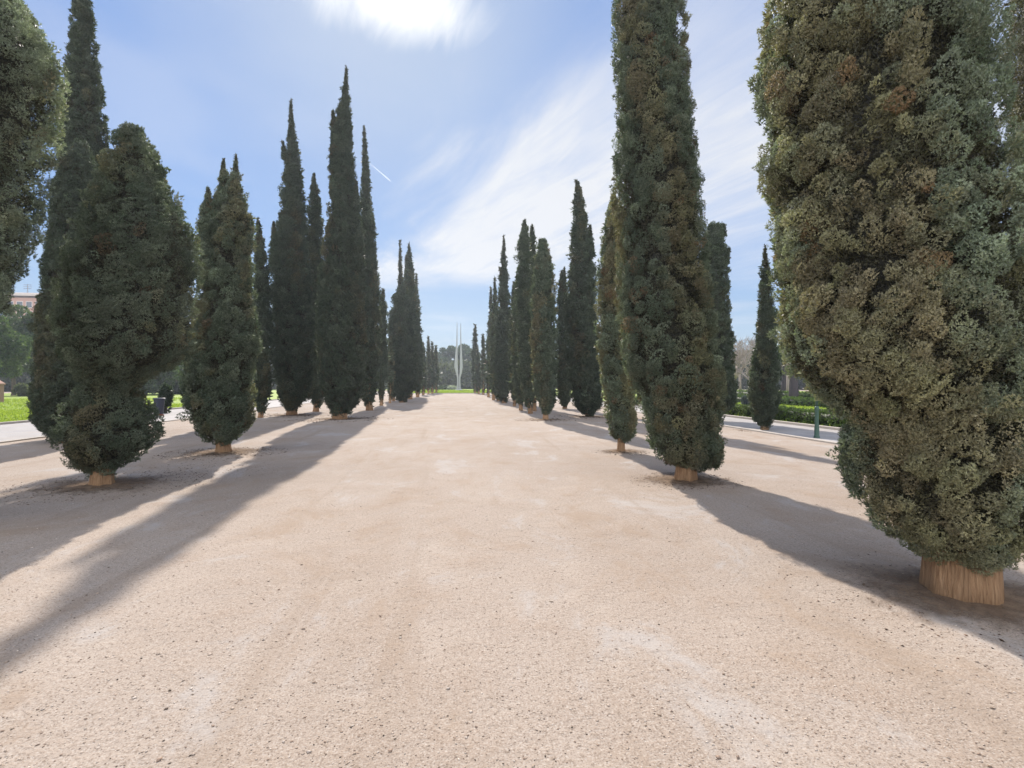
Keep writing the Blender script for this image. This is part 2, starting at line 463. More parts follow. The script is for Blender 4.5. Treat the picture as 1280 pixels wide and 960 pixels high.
TRIS = [0]
def cypress(seed, base, label, lobes, trunk_px, group, brown=0.25, pale=0.3, rough=1.0, lump=None, dens=1.0, Lmul=1.0, tone=1.0):  # tone scales a tree's leaf colour: its own tint plus painted-in shade
    """lobes: each a list of (y, xl, xr) rows traced from the photograph, (+ optional depth offset as a last float)"""
    rng = np.random.default_rng(seed)
    loc, d = ground_at(*base)
    L = []
    for lb in lobes:
        dep = 0.0
        if isinstance(lb[-1], (int, float)): dep = float(lb[-1]); lb = lb[:-1]
        dd = d + dep
        z = [EYE + (480 - y) / FPX * dd for y, a, c in lb]
        an = [(math.atan((a - 640) / FPX), math.atan((c - 640) / FPX)) for y, a, c in lb]
        cx = [math.tan((a + c) / 2) * dd - (base[0] - 640) / FPX * d for a, c in an]
        r = [max(dd / math.cos((a + c) / 2) * math.sin((c - a) / 2), 0.012) * (1.06 if d > 27 else 0.97 if d > 20 else 1.0) for a, c in an]
        if d > 20 and not dep and lb is lobes[0]:
            z.append(0.05 + 0.002 * d); cx.append(0.0); r.append(0.55 * r[-1])
        L.append((z, cx, r, dep))
    t = thing('cypress_tree', label, 'cypress', loc, group)
    me, n = cypress_crown(rng, L, d, brown, pale, rough, lump, dens, Lmul, tone); TRIS[0] += n
    link('crown', me, M_LEAF, t)
    z0 = np.array(L[0][0]); o = np.argsort(z0); z0 = z0[o]; cx0 = np.array(L[0][1])[o]
    hh = z0[0] + (z0[-1] - z0[0]) * 0.6
    def lean(z):
        zz = np.concatenate([[0.0], z0 + 0.001]); xx = np.concatenate([[0.0], cx0])
        xs = np.interp(z, zz, xx)
        return float(xs) * min(1.0, max(0.0, z) / max(z0[0] + 0.4, 0.3))
    link('trunk', trunk_mesh(rng, trunk_px / 2 / FPX * d / 1.12, hh, lean, flare=0.12 if d < 5 else 0.24), M_BARK, t)
    return t

GL = 'cypresses along the left side of the alley'; GR = 'cypresses along the right side of the alley'

# ------------------------------------------------------------------ the cypresses
# left side, near to far
cypress(10, (-150, 663), 'broad grey-green cypress cut off by the left edge of the photo, crown only',
        [[(-330, -158, -142), (-200, -230, -60), (-80, -300, 10), (0, -340, 66), (53, -352, 84), (90, -352, 82), (130, -348, 70), (165, -340, 60), (190, -340, 60), (205, -335, 50), (230, -330, 52), (250, -325, 50), (290, -320, 46), (330, -310, 36), (376, -300, 26), (392, -290, 14), (420, -275, -10), (470, -255, -45), (540, -240, -60), (600, -225, -75), (628, -190, -110)]],
        46, GL, tone=1.25, brown=0.03, pale=1.0, dens=0.6)
cypress(11, (104, 546), 'very tall slim cypress rising behind the bushy near tree, top beyond the frame',
        [[(-95, 101, 105), (-60, 97, 109), (0, 90, 117), (53, 84, 122), (75, 80, 123), (100, 76, 128), (130, 75, 131), (150, 72, 134), (175, 71, 136), (240, 68, 138), (320, 62, 142), (420, 58, 146), (490, 60, 146), (525, 72, 136), (538, 90, 118)]],
        18, GL, tone=0.62, brown=0.05, pale=0.1, rough=0.7)
cypress(12, (85, 553), 'round-topped cypress half hidden at the left of the bushy near tree',
        [[(181, 92, 108), (186, 86, 114), (195, 79, 121), (212, 71, 127), (240, 62, 131), (262, 58, 134), (290, 52, 138), (340, 48, 140), (390, 46, 142), (414, 42, 142), (468, 38, 140), (495, 35, 138), (522, 34, 134), (536, 43, 126), (547, 62, 112)]],
        16, GL, tone=0.6, brown=0.06, pale=0.05)
cypress(13, (128, 607), 'bushy pear-shaped cypress with pinched waist and short bare trunk, near left',
        [[(159, 150, 169), (165, 142, 180), (175, 138, 190), (190, 133, 198), (205, 126, 205), (225, 117, 211), (245, 111, 218), (262, 104, 231), (280, 98, 241), (300, 92, 248), (330, 80, 251), (360, 70, 250), (400, 58, 246), (430, 60, 241), (449, 66, 235), (465, 80, 205), (482, 90, 180), (495, 86, 178), (510, 73, 195), (525, 68, 197), (544, 64, 202), (560, 64, 194), (574, 71, 178), (584, 96, 154), (590, 112, 144)],
         [(181, 181, 192), (195, 172, 201), (225, 165, 210), (262, 168, 232), (300, 175, 248), (350, 180, 250), 0.4]],
        24, GL, tone=0.85, brown=0.10, pale=0.55, dens=0.75)
cypress(14, (280, 566), 'mid-sized cypress with twin pointed tips and short bare trunk, second from the left near edge',
        [[(192, 294, 296), (205, 291, 299), (225, 285, 302), (238, 276, 307), (250, 268, 311), (275, 256, 320), (340, 247, 321), (365, 245, 322), (390, 241, 325), (415, 239, 330), (427, 237, 332), (440, 235, 330), (457, 231, 323), (480, 229, 320), (500, 228, 319), (520, 231, 318), (535, 240, 315), (545, 249, 306), (552, 264, 292)],
         [(198, 278.5, 280.5), (212, 274, 284), (230, 271, 290), (260, 262, 294), (300, 258, 300)],
         [(234, 259, 262), (243, 254, 266), (265, 246, 272), (300, 243, 280), (360, 245, 290), -0.2]],
        17, GL, tone=0.88, brown=0.4, pale=0.45)
cypress(15, (326, 522), 'narrow dark cypress peeking out behind the twin-tipped tree',
        [[(272, 321, 323), (285, 319, 328), (310, 317, 333), (350, 315, 338), (420, 314, 342), (480, 315, 342), (505, 317, 338), (515, 320, 332)]],
        6, GL, tone=0.55, brown=0.05, pale=0.1)
cypress(16, (365, 519), 'tall dark cypress with a knob on its left shoulder below the thin tip',
        [[(124, 363.5, 364.8), (135, 361, 366.5), (150, 360, 368), (170, 358, 371), (200, 355, 376), (225, 351, 379.5), (250, 348, 381), (275, 346, 384), (300, 341, 386), (340, 336, 390), (390, 335, 393), (440, 337, 395), (490, 342, 392), (506, 350, 382), (513, 356, 374)],
         [(176, 352, 354), (185, 351, 358), (200, 351, 362)],
         [(276, 340.5, 343), (295, 337, 350), (340, 334, 360), 0.2]],
        12, GL, tone=0.55, brown=0.05, pale=0.1, rough=0.7)
cypress(17, (395, 514.5), 'thin dark cypress showing only between the two tallest on the left',
        [[(217, 391, 394), (230, 388, 397), (250, 385, 401), (275, 383, 403), (330, 382, 406), (420, 381, 408), (480, 383, 408), (503, 388, 404), (510, 391, 400)]],
        7, GL, tone=0.5, brown=0.05, pale=0.1, rough=0.7)
cypress(18, (425, 524), 'tallest cypress in view on the left, dark and broad with a needle tip',
        [[(83, 432, 433.5), (92, 430.5, 435), (105, 428, 437), (125, 424, 439), (140, 420, 440.5), (170, 415, 441.5), (200, 412, 443), (230, 410, 447), (260, 408, 450), (300, 403, 452), (350, 398, 456), (400, 395, 459), (450, 394, 460), (480, 396, 458), (500, 401, 451), (514, 409, 442)],
         [(138, 414.5, 417.5), (150, 412, 421), (180, 411, 427), (220, 410, 432)],
         [(226, 444, 447), (240, 441, 450), (280, 437, 453), (340, 434, 457), -0.2]],
        16, GL, tone=0.55, brown=0.08, pale=0.12, rough=0.7)
cypress(19, (462, 513), 'slender cypress with a long needle top right beside the tallest on the left',
        [[(157, 454, 455), (168, 453, 457.5), (185, 452.5, 460), (200, 452, 461), (225, 451, 462.5), (250, 450, 465), (275, 449, 467.5), (310, 448, 471), (340, 447, 473), (390, 446, 474.5), (440, 446, 475), (470, 448, 473), (490, 451, 470), (505, 455, 466)]],
        8, GL, tone=0.6, brown=0.08, pale=0.12, rough=0.7)
cypress(20, (477, 507), 'lower cypress with rounded tip just right of the slender needle-topped one',
        [[(361, 478, 480), (368, 475.5, 481.5), (380, 473, 483), (415, 471, 484.5), (452, 470, 485), (477, 471, 483), (495, 473, 480)]],
        4, GL, tone=0.6, brown=0.15, pale=0.2)
cypress(21, (487.5, 504), 'small brownish cypress wedged low before the cluster of pointed tips',
        [[(419, 487, 489), (428, 485.5, 491), (450, 484.5, 492.5), (475, 484.5, 493), (490, 485.5, 491), (498, 486.5, 489.5)]],
        3, GL, tone=0.8, brown=0.5, pale=0.2)
cypress(22, (503, 503), 'broad blunt-topped cypress in front of the cluster of pointed tips',
        [[(353, 504, 508), (358, 499, 510), (372, 491, 513), (390, 486.5, 516), (410, 485.5, 518), (440, 486.5, 520), (463, 488, 520), (486, 491, 517), (495, 495, 513)]],
        7, GL, tone=0.52, brown=0.06, pale=0.12)
cypress(23, (499, 500), 'thin spire of a cypress sticking up behind the broad blunt-topped one',
        [[(300, 499.6, 500.6), (314, 498.6, 502), (337, 497.4, 503.5), (355, 496.8, 504.5), (400, 494, 507), (460, 493, 508), (490, 495, 504)]],
        4, GL, tone=0.5, brown=0.05, pale=0.1)
cypress(24, (513, 499), 'pointed cypress right of the thin spire, with a split tip',
        [[(304, 510.6, 512), (315, 508.6, 514), (326, 506.5, 516), (349, 505, 518.6), (400, 504, 522), (460, 504, 523), (485, 507, 519), (494, 510, 516)],
         [(318, 507, 508.2), (330, 505.8, 511), (350, 505, 513)]],
        5, GL, tone=0.52, brown=0.05, pale=0.1)
cypress(25, (522, 496.5), 'cypress closing the right side of the pointed cluster, on the left row',
        [[(342, 519.8, 521), (352, 518, 522.2), (365, 516.5, 523.6), (383, 515, 525.5), (417, 514, 527.3), (440, 513, 529), (463, 513.5, 530), (482, 516, 528), (492, 519, 525)]],
        4, GL, tone=0.55, brown=0.06, pale=0.12)
cypress(26, (535.5, 492.5), 'far left-row cypress with the highest tip of the small distant trio',
        [[(420, 535, 536), (430, 533.5, 537.4), (445, 532, 539), (465, 531.4, 540), (480, 532.2, 539), (488, 534, 537)]],
        2.5, GL, tone=0.55, brown=0.08, pale=0.12)
cypress(27, (540.5, 492), 'middle cypress of the small distant trio ending the left row',
        [[(427, 539.8, 540.8), (436, 538, 542.5), (450, 536.6, 544), (470, 536.2, 545), (482, 537.5, 543), (488, 539, 542)]],
        2.5, GL, tone=0.55, brown=0.08, pale=0.12)
cypress(28, (545.5, 491.5), 'rightmost and lowest cypress of the small distant trio on the left',
        [[(432, 544.2, 545.4), (440, 542.2, 547), (452, 541, 548.5), (470, 540.8, 549.2), (482, 542, 548), (488, 544, 547)]],
        2.5, GL, tone=0.55, brown=0.08, pale=0.12)

# right side, near to far
cypress(40, (1201, 742), 'huge nearest cypress on the right with thick tan trunk, filling the right edge',
        [[(-560, 1128, 1140), (-430, 1085, 1180), (-280, 1030, 1225), (-130, 985, 1248), (0, 952, 1262), (53, 948, 1264), (100, 946, 1262), (150, 946, 1266), (200, 943, 1274), (218, 944, 1278), (234, 955, 1280), (250, 956, 1284), (280, 952, 1290), (327, 957, 1300), (366, 966, 1308), (395, 960, 1314), (420, 965, 1322), (455, 974, 1332), (480, 996, 1338), (500, 1022, 1342), (520, 1042, 1346), (555, 1050, 1346), (590, 1054, 1340), (620, 1064, 1332), (640, 1074, 1324), (665, 1094, 1310), (680, 1116, 1294), (694, 1146, 1264)]],
        82, GR, tone=1.22, brown=0.56, pale=0.8, rough=1.1, lump=0.062, dens=1.0)
cypress(41, (1440, 655), 'brownish cypress sliver behind the huge nearest one at the far right edge',
        [[(-420, 1432, 1448), (-250, 1370, 1500), (-100, 1262, 1560), (0, 1236, 1590), (60, 1236, 1600), (120, 1248, 1606), (190, 1258, 1612), (300, 1250, 1620), (400, 1250, 1625), (500, 1275, 1615), (570, 1310, 1580), (610, 1370, 1510)]],
        52, GR, tone=0.75, brown=0.7, pale=0.3, dens=0.3)
cypress(42, (856, 601), 'thick column cypress on short tan trunk, second nearest on the right, top out of frame',
        [[(-170, 806, 812), (-130, 793, 826), (-60, 776, 845), (0, 768, 855), (53, 765, 860), (88, 763, 862), (114, 765, 865), (137, 766, 873), (181, 769, 876), (210, 769, 878), (240, 770, 881), (272, 769, 883.5), (304, 773, 884), (339, 769, 887), (368, 766, 891), (388, 768, 894), (417, 773, 899), (446, 774, 902), (470, 781, 906), (493, 793, 907.6), (516, 802, 906), (540, 806, 903), (560, 808, 905), (572, 819, 902), (581, 838, 888)],
         [(540, 872, 900), (560, 876, 906), (575, 884, 905), (582, 889, 902), -0.3]],
        26, GR, tone=0.92, brown=0.55, pale=0.45, dens=0.75)
cypress(43, (776, 565), 'thin ragged cypress with bare little trunk, left of the thick column',
        [[(242, 766, 769), (250, 761, 774), (262, 757, 780), (283, 754, 784), (310, 751, 786), (339, 747, 787), (368, 746, 787), (388, 745, 787), (417, 743, 787), (446, 745, 789), (470, 748, 791), (493, 752, 794), (510, 754, 797), (530, 757, 799), (542, 761, 796), (549, 768, 786)]],
        10, GR, tone=1.05, brown=0.62, pale=0.5, rough=1.2)
cypress(44, (893, 527), 'dark cypress showing behind the right flank of the thick column',
        [[(281, 887, 905), (285, 882, 909), (300, 877, 910), (320, 874, 912), (340, 872, 912), (388, 870, 914), (417, 868, 917), (446, 867, 920), (470, 866, 922), (493, 867, 923), (507, 871, 919), (517, 879, 908)],
         [(311, 909, 915), (318, 905, 914), (330, 900, 912)]],
        12, GR, tone=0.62, brown=0.08, pale=0.15)
cypress(45, (956, 538), 'small pointed dark cypress standing in the pavement beside the green lamp post',
        [[(306, 955.5, 957.5), (320, 952.5, 961), (342, 949.5, 965), (374, 947, 968), (400, 946.5, 970), (414, 945, 971), (432, 941, 973), (448, 938.6, 975), (463, 936.4, 976.5), (487, 934, 977), (502, 936, 976), (517, 938, 973), (526, 942, 968), (532, 949, 961)]],
        9, GR, tone=0.58, brown=0.06, pale=0.15, rough=0.7)
cypress(46, (682, 525), 'brown-green spindle cypress with rounded top, foremost of the right middle group',
        [[(299, 675, 681), (303, 672.5, 684), (312, 670, 687), (323, 668, 690.5), (337, 666, 693), (367, 663.3, 696), (396, 662.5, 697), (425, 661.6, 698), (454, 662, 697.5), (483, 665, 696.5), (500, 669, 695.5), (510, 673, 692), (517, 677, 687)]],
        7, GR, tone=0.85, brown=0.4, pale=0.25)
cypress(47, (663, 517), 'ragged-tipped cypress directly left of the brown-green spindle',
        [[(275, 655, 657.5), (282, 652, 659.5), (292, 649, 661), (308, 647.2, 663), (337, 646, 664.5), (396, 645.5, 667), (454, 648, 668), (483, 650, 668), (500, 653.5, 667), (509, 658, 666)]],
        6, GR, tone=0.72, brown=0.12, pale=0.25)
cypress(48, (668, 514), 'cypress whose thin tip shows right behind the ragged-tipped one',
        [[(281, 664, 666.5), (290, 662, 668.6), (305, 661, 670), (330, 660, 672), (400, 659, 676), (470, 660, 676), (498, 664, 672)]],
        5, GR, tone=0.62, brown=0.08, pale=0.15)
cypress(49, (651, 513), 'low cypress tucked at the left flank of the right middle group',
        [[(343, 645, 648), (352, 643, 651), (380, 641.4, 654), (420, 640.4, 657), (460, 640, 658), (488, 641.5, 658), (500, 645, 656), (506, 648, 654)]],
        5, GR, tone=0.68, brown=0.12, pale=0.25)
cypress(50, (736, 521), 'tall dark two-headed cypress between the spindle and the thin ragged tree',
        [[(225, 718.5, 720.5), (230, 717.5, 726), (243, 717, 729), (257, 716, 733), (295, 712.5, 737), (332, 710, 740), (370, 706.5, 742), (407, 705, 744), (445, 705, 748), (482, 709, 752), (500, 714, 751), (512, 721, 748)],
         [(281, 736, 739), (292, 733, 741.5), (320, 728, 744.5), (370, 725, 746.5), (445, 722, 750.5), (482, 722, 754.5), (505, 728, 754), (514, 735, 748), 0.3]],
        9, GR, tone=0.58, brown=0.06, pale=0.15, rough=0.7)
cypress(51, (706, 511), 'narrow cypress seen in the gap right of the brown-green spindle',
        [[(338, 701, 703), (346, 699, 706), (365, 697, 709), (400, 695, 712), (450, 694, 715), (485, 695.5, 715), (500, 699, 713)],
         [(334, 704.5, 706), (345, 702.5, 708), (370, 701, 711)]],
        5, GR, tone=0.55, brown=0.08, pale=0.15)
cypress(52, (630, 504), 'tall blue-green cypress with a long sharp spire, inner right row',
        [[(294, 629, 630), (308, 627.6, 632), (322, 626, 633.6), (337, 624.2, 634.6), (367, 621.6, 638), (396, 619.4, 641), (425, 618, 642), (454, 617.2, 641), (483, 618.6, 638), (496, 622, 636)]],
        5, GR, tone=0.5, brown=0.04, pale=0.15, rough=0.7)
cypress(53, (617, 500), 'cypress half covered by the sharp blue-green spire, on its left',
        [[(346, 618, 619.2), (360, 616.4, 621), (380, 614.8, 623), (410, 613, 625), (445, 611.2, 626), (470, 610.8, 626), (485, 612.2, 624), (493, 614.5, 620)]],
        4, GR, tone=0.55, brown=0.05, pale=0.15)
cypress(54, (610.5, 496.5), 'slim far cypress with the leftmost tall spire of the right row',
        [[(358, 613.3, 614.3), (372, 611.6, 615.6), (395, 609.8, 617), (425, 608, 618), (455, 606.4, 618), (475, 606.4, 616.5), (488, 608, 613)]],
        3, GR, tone=0.55, brown=0.05, pale=0.15)
cypress(55, (604, 493.5), 'short far cypress next to the slim spire, near the end of the right row',
        [[(416, 603, 604), (424, 601.6, 606), (445, 600.8, 607.4), (470, 600.8, 608), (484, 602, 606.4)]],
        2.5, GR, tone=0.55, brown=0.05, pale=0.15)
cypress(56, (594, 491.8), 'far cypress with a notched tall tip just right of the two-bladed monument',
        [[(404.5, 593.2, 594.4), (414, 591.8, 596.4), (425, 590.4, 597.6), (448, 589.2, 599), (470, 589.2, 599), (484, 591, 597)]],
        2.5, GR, tone=0.5, brown=0.04, pale=0.12)
cypress(57, (598.5, 492.6), 'low far cypress at the foot of the one with the notched tip',
        [[(436.6, 596.2, 597.6), (448, 593.6, 600), (465, 592.6, 601.6), (480, 593.6, 602), (488, 596, 600.5)]],
        2.5, GR, tone=0.55, brown=0.06, pale=0.12)
cypress(60, (492, 501.5), 'dark low cypress filling the gap below the left flank of the broad blunt-topped one',
        [[(398, 490, 492), (410, 486, 495), (440, 483, 498), (470, 482, 499), (490, 485, 497), (497, 488, 495)]],
        4, GL, tone=0.5, brown=0.05, pale=0.1)
cypress(61, (529, 494), 'low dark cypress between the pointed cluster and the small distant trio',
        [[(428, 528, 529.5), (440, 525.5, 532), (460, 524.5, 534), (478, 525, 534), (488, 527, 532)]],
        3, GL, tone=0.52, brown=0.05, pale=0.1)
cypress(62, (643, 508), 'dark cypress closing the gap right of the long sharp blue-green spire',
        [[(352, 641.5, 643), (365, 639, 645.5), (395, 637, 648), (440, 635.5, 650), (475, 636, 650), (495, 639, 648), (503, 641, 646)]],
        4, GR, tone=0.5, brown=0.05, pale=0.1)
cypress(63, (623, 501.5), 'low dark cypress in the foot gap left of the long sharp spire',
        [[(392, 615.5, 617), (410, 613.5, 621), (450, 612, 625), (480, 613, 627), (494, 617, 626)]],
        4, GR, tone=0.5, brown=0.05, pale=0.1)
print('cypress tris', TRIS[0])

# ------------------------------------------------------------------ ground, paths, lawns
def grid_sheet(name, x0, x1, y0, y1, z, mat):
    return sheet(name, [(x0, y0), (x1, y0), (x1, y1), (x0, y1)], z, mat)
# one sheet to the horizon, finer near the camera
mb = MB()
xs = sorted(set([-1500, -300, -120, -60] + list(np.linspace(-30, 30, 61)) + [60, 120, 300, 1500]))
ys = sorted(set([-300, -60] + list(np.linspace(-20, 60, 81)) + [120, 300, 700, 3000]))
rg = np.random.default_rng(3)
for y in ys:
    for x in xs:
        w = 0.012 * (math.sin(x * 1.3 + 0.6 * y) * math.cos(y * 0.9 - 0.4 * x) + math.sin(2.9 * x - y * 1.7) * 0.5) * 0.0
        mb.v.append((x, y, w))
nx = len(xs)
for i in range(len(ys) - 1):
    for j in range(nx - 1):
        mb.f.append((i * nx + j, i * nx + j + 1, (i + 1) * nx + j + 1, (i + 1) * nx + j))
structure('ground', mb.mesh('ground', True), M_SAND)

PL0, PL1 = -17.6, -12.4        # left pavement
PR0, PR1 = 10.1, 12.9          # right pavement
grid_sheet('pavement', PL0, PL1, -15, 104, 0.018, M_PAVE)
grid_sheet('pavement', PR0, PR1, -15, 104, 0.018, M_PAVE)
grid_sheet('lawn', -75, PL0 - 0.15, -15, 160, 0.05, M_LAWN)
grid_sheet('lawn', PR1 + 0.15, 75, -15, 160, 0.05, M_LAWN)
grid_sheet('lawn', -9.5, 9.0, 86.5, 170, 0.05, M_LAWN)
def kerb(x0, x1, y0, y1, h=0.11):
    mb = MB(); mb.box(((x0 + x1) / 2, (y0 + y1) / 2, h / 2 - 0.02), (x1 - x0, y1 - y0, h + 0.04))
    me = mb.mesh('kerb'); o = structure('kerb', me, M_KERB)
    bv = o.modifiers.new('edge', 'BEVEL'); bv.width = 0.015; bv.segments = 2
kerb(PL0 - 0.15, PL0, -15, 104); kerb(PR1, PR1 + 0.15, -15, 104)
kerb(PL1, PL1 + 0.14, -15, 104, 0.04); kerb(PR0 - 0.14, PR0, -15, 104, 0.05)
mb = MB(); mb.box((-0.25, 86.4, 0.03), (18.5, 0.18, 0.14)); structure('kerb', mb.mesh('kerb'), M_KERB)

# grass blades along the visible lawn edges
rng = np.random.default_rng(77)
def grass(n, x0, x1, y0, y1, L):
    pos = np.stack([rng.uniform(x0, x1, n), rng.uniform(y0, y1, n), np.full(n, 0.05)], 1)
    dirs = unit(np.array([0, 0, 1.0]) + 0.3 * rng.normal(size=(n, 3)))
    f = rng.uniform(0, 1, (n, 1)); t = np.array([0.15, 0.22, 0.028]) * (1 - f) + np.array([0.28, 0.33, 0.06]) * f
    return blades(rng, pos, dirs, np.full(n, L), 2, 0.3, t, 0.35)
parts = [grass(16000, -26, PL0 - 0.2, 14, 42, 0.10), grass(9000, -45, -26, 25, 60, 0.14), grass(14000, PR1 + 0.3, 24, 14, 40, 0.10), grass(9000, 24, 45, 25, 62, 0.14), grass(9000, -9, 8.8, 87, 125, 0.22)]
V = np.concatenate([p[0] for p in parts]); T = np.concatenate([p[1] for p in parts])
stuff('grass', mesh_from_arrays('grass', V, np.arange(len(V)), np.full(len(V) // 3, 3), T), M_GRASS, 'bright green grass of the lawns', 'grass')

# loose grit, pebbles and dry litter on the sand
rng = np.random.default_rng(5)
ico = np.array([(0, 0, 1), (0.9, 0, 0.1), (0.1, 0.9, 0), (-0.9, 0.1, -0.1), (0, -0.9, 0.1), (0.1, 0.1, -0.8)], float)
icf = np.array([(0, 1, 2), (0, 2, 3), (0, 3, 4), (0, 4, 1), (5, 2, 1), (5, 3, 2), (5, 4, 3), (5, 1, 4)])
def stones(n, dmin, dmax, smin, smax, cols, flat=0.55, where=None):
    if where is None:
        d = np.exp(rng.uniform(math.log(dmin), math.log(dmax), n)); px = rng.uniform(-1.15, 1.15, n) * d
        p = RX[None] * px[:, None] + FW[None] * d[:, None]
    else: p = where
    keep = (p[:, 0] > -12.2) & (p[:, 0] < 9.9); p = p[keep]; n = len(p)
    s = smin * (smax / smin) ** (rng.uniform(0, 1, n) ** 2.2)
    v = ico[None] * rng.uniform(0.6, 1.25, (n, 6, 3)) * np.array([1, 1, flat]) * s[:, None, None]
    a = rng.uniform(0, 6.283, n); ca, sa = np.cos(a)[:, None], np.sin(a)[:, None]
    el = rng.uniform(1, 1.7, n)[:, None]
    x = v[:, :, 0] * el; y = v[:, :, 1]
    v[:, :, 0], v[:, :, 1] = x * ca - y * sa, x * sa + y * ca
    v[:, :, 0] += p[:, 0:1]; v[:, :, 1] += p[:, 1:2]
    v[:, :, 2] += (s * 0.22)[:, None]
    c = cols[rng.integers(0, len(cols), n)] * rng.uniform(0.75, 1.25, (n, 1))
    f = (icf[None] + (np.arange(n) * 6)[:, None, None]).reshape(-1)
    return v.reshape(-1, 3), f, np.repeat(c, 6, 0)
DK = np.array([(0.12, 0.09, 0.068), (0.18, 0.13, 0.10), (0.25, 0.18, 0.13), (0.08, 0.06, 0.045)])
LT = np.array([(0.44, 0.35, 0.28), (0.36, 0.28, 0.215), (0.52, 0.44, 0.37), (0.28, 0.20, 0.15)])
sets = [stones(14000, 1.6, 16, 0.0014, 0.0055, DK), stones(26000, 1.6, 12, 0.0018, 0.0075, LT), stones(500, 1.6, 9, 0.007, 0.014, LT), stones(240, 1.8, 11, 0.006, 0.011, DK)]
off = 0; Vs, Fs, Ts = [], [], []
for v, f, t in sets:
    Vs.append(v); Fs.append(f + off); Ts.append(t); off += len(v)
V = np.concatenate(Vs); F = np.concatenate(Fs); T = np.concatenate(Ts)
stuff('gravel', mesh_from_arrays('gravel', V, F, np.full(len(F) // 3, 3), T), M_TINT, 'loose gravel and grit scattered over the sandy alley', 'gravel')
m, nt, out = new_mat('bare_soil'); b = NB(nt)
tc = b.n('ShaderNodeTexCoord').outputs['Object']
n1 = b.noise(tc, 5.0, 7, 0.7); n2 = b.noise(tc, 60.0, 4, 0.7)
cc = b.ramp(n1, [(0.32, (0.15, 0.10, 0.07)), (0.52, (0.25, 0.175, 0.12)), (0.72, (0.33, 0.245, 0.18))])
cc = b.mix(b.smooth(n2, 0.54, 0.66, 0, 0.7), cc, c4(0.09, 0.06, 0.045))
sp = b.n('ShaderNodeSeparateXYZ'); nt.links.new(tc, sp.inputs[0])
gen = b.n('ShaderNodeAttribute'); gen.attribute_name = 'spread'
rad = b.math('ADD', gen.outputs['Fac'], b.math('MULTIPLY', b.math('SUBTRACT', b.noise(tc, 7.0, 8, 0.75), 0.5), 1.5))
mk = b.smooth(rad, 0.95, 0.25, 0.0, 0.85)
mx = b.n('ShaderNodeMixShader'); b.put(mx.inputs[0], mk); nt.links.new(b.n('ShaderNodeBsdfTransparent').outputs[0], mx.inputs[1])
nt.links.new(b.principled(cc, 0.95, 0.1, b.bump(n2, 0.8, 0.04)), mx.inputs[2])
nt.links.new(mx.outputs[0], out.inputs['Surface'])
M_SOIL = m
def soil(px, py, rad, h):
    q, dd = ground_at(px, py); mb = MB(); na = 64; an = np.linspace(0, 2 * math.pi, na, endpoint=False)
    f = wob(rng, 9, 11, 1.0)(an, np.zeros(na)); g = wob(rng, 12, 30, 1.0)(an, np.zeros(na)); rings = []
    for k in (1.0, 0.9, 0.75, 0.55, 0.3, 0.08):
        rr = rad * 1.25 * k * (1 + 0.15 * f * k); zz = 0.003 + h * (1 - k) ** 0.8 + 0.15 * h * g * (1 - k)
        rings.append(np.stack([rr * np.cos(an) * 1.25, rr * np.sin(an), zz], 1))
    mb.quadgrid(rings, cap_lo=False)
    me = mb.mesh('soil', True); at = me.attributes.new('spread', 'FLOAT', 'POINT')
    at.data.foreach_set('value', np.repeat(np.array([1.0, 0.9, 0.75, 0.55, 0.3, 0.08], dtype=np.float32), na))
    structure('soil', me, M_SOIL, (q[0], q[1], 0.0))
for a in [(1203, 744, 0.62, 0.03), (856, 600, 0.60, 0.035), (128, 606, 0.75, 0.035), (280, 565, 0.75, 0.035), (776, 564.5, 0.45, 0.03), (425, 523.5, 0.9, 0.04), (365, 519, 0.9, 0.04), (682, 525, 0.6, 0.04), (736, 521, 0.8, 0.04)]: soil(*a)
# dark litter of cones and twigs under the crowns
Vs, Fs, Ts, off = [], [], [], 0
for (px, py), n, rad in [((1203, 748), 450, 1.1), ((1235, 760), 260, 0.7), ((856, 601), 900, 0.8), ((128, 607), 1500, 1.3), ((230, 590), 500, 1.4), ((280, 566), 1000, 1.2), ((776, 565), 160, 0.6), ((425, 524), 500, 2.0), ((365, 519), 400, 2.0), ((682, 525), 200, 1.2), ((736, 521), 250, 1.5), ((956, 538), 250, 0.9)]:
    q, dd = ground_at(px, py)
    a = rng.uniform(0, 6.283, n); r = rad * rng.uniform(0, 1, n) ** 0.7
    w = np.stack([q[0] + r * np.cos(a) * 1.2, q[1] + r * np.sin(a)], 1)
    v, f, t = stones(n, 0, 0, max(0.004, dd * 0.0006), max(0.013, dd * 0.0021), DK * np.array([0.75, 0.62, 0.55]), 0.35, w)
    Vs.append(v); Fs.append(f + off); Ts.append(t); off += len(v)
V = np.concatenate(Vs); F = np.concatenate(Fs); T = np.concatenate(Ts)
stuff('cypress_litter', mesh_from_arrays('cypress_litter', V, F, np.full(len(F) // 3, 3), T), M_TINT, 'dark fallen cones and dry twigs under the cypresses', 'litter')

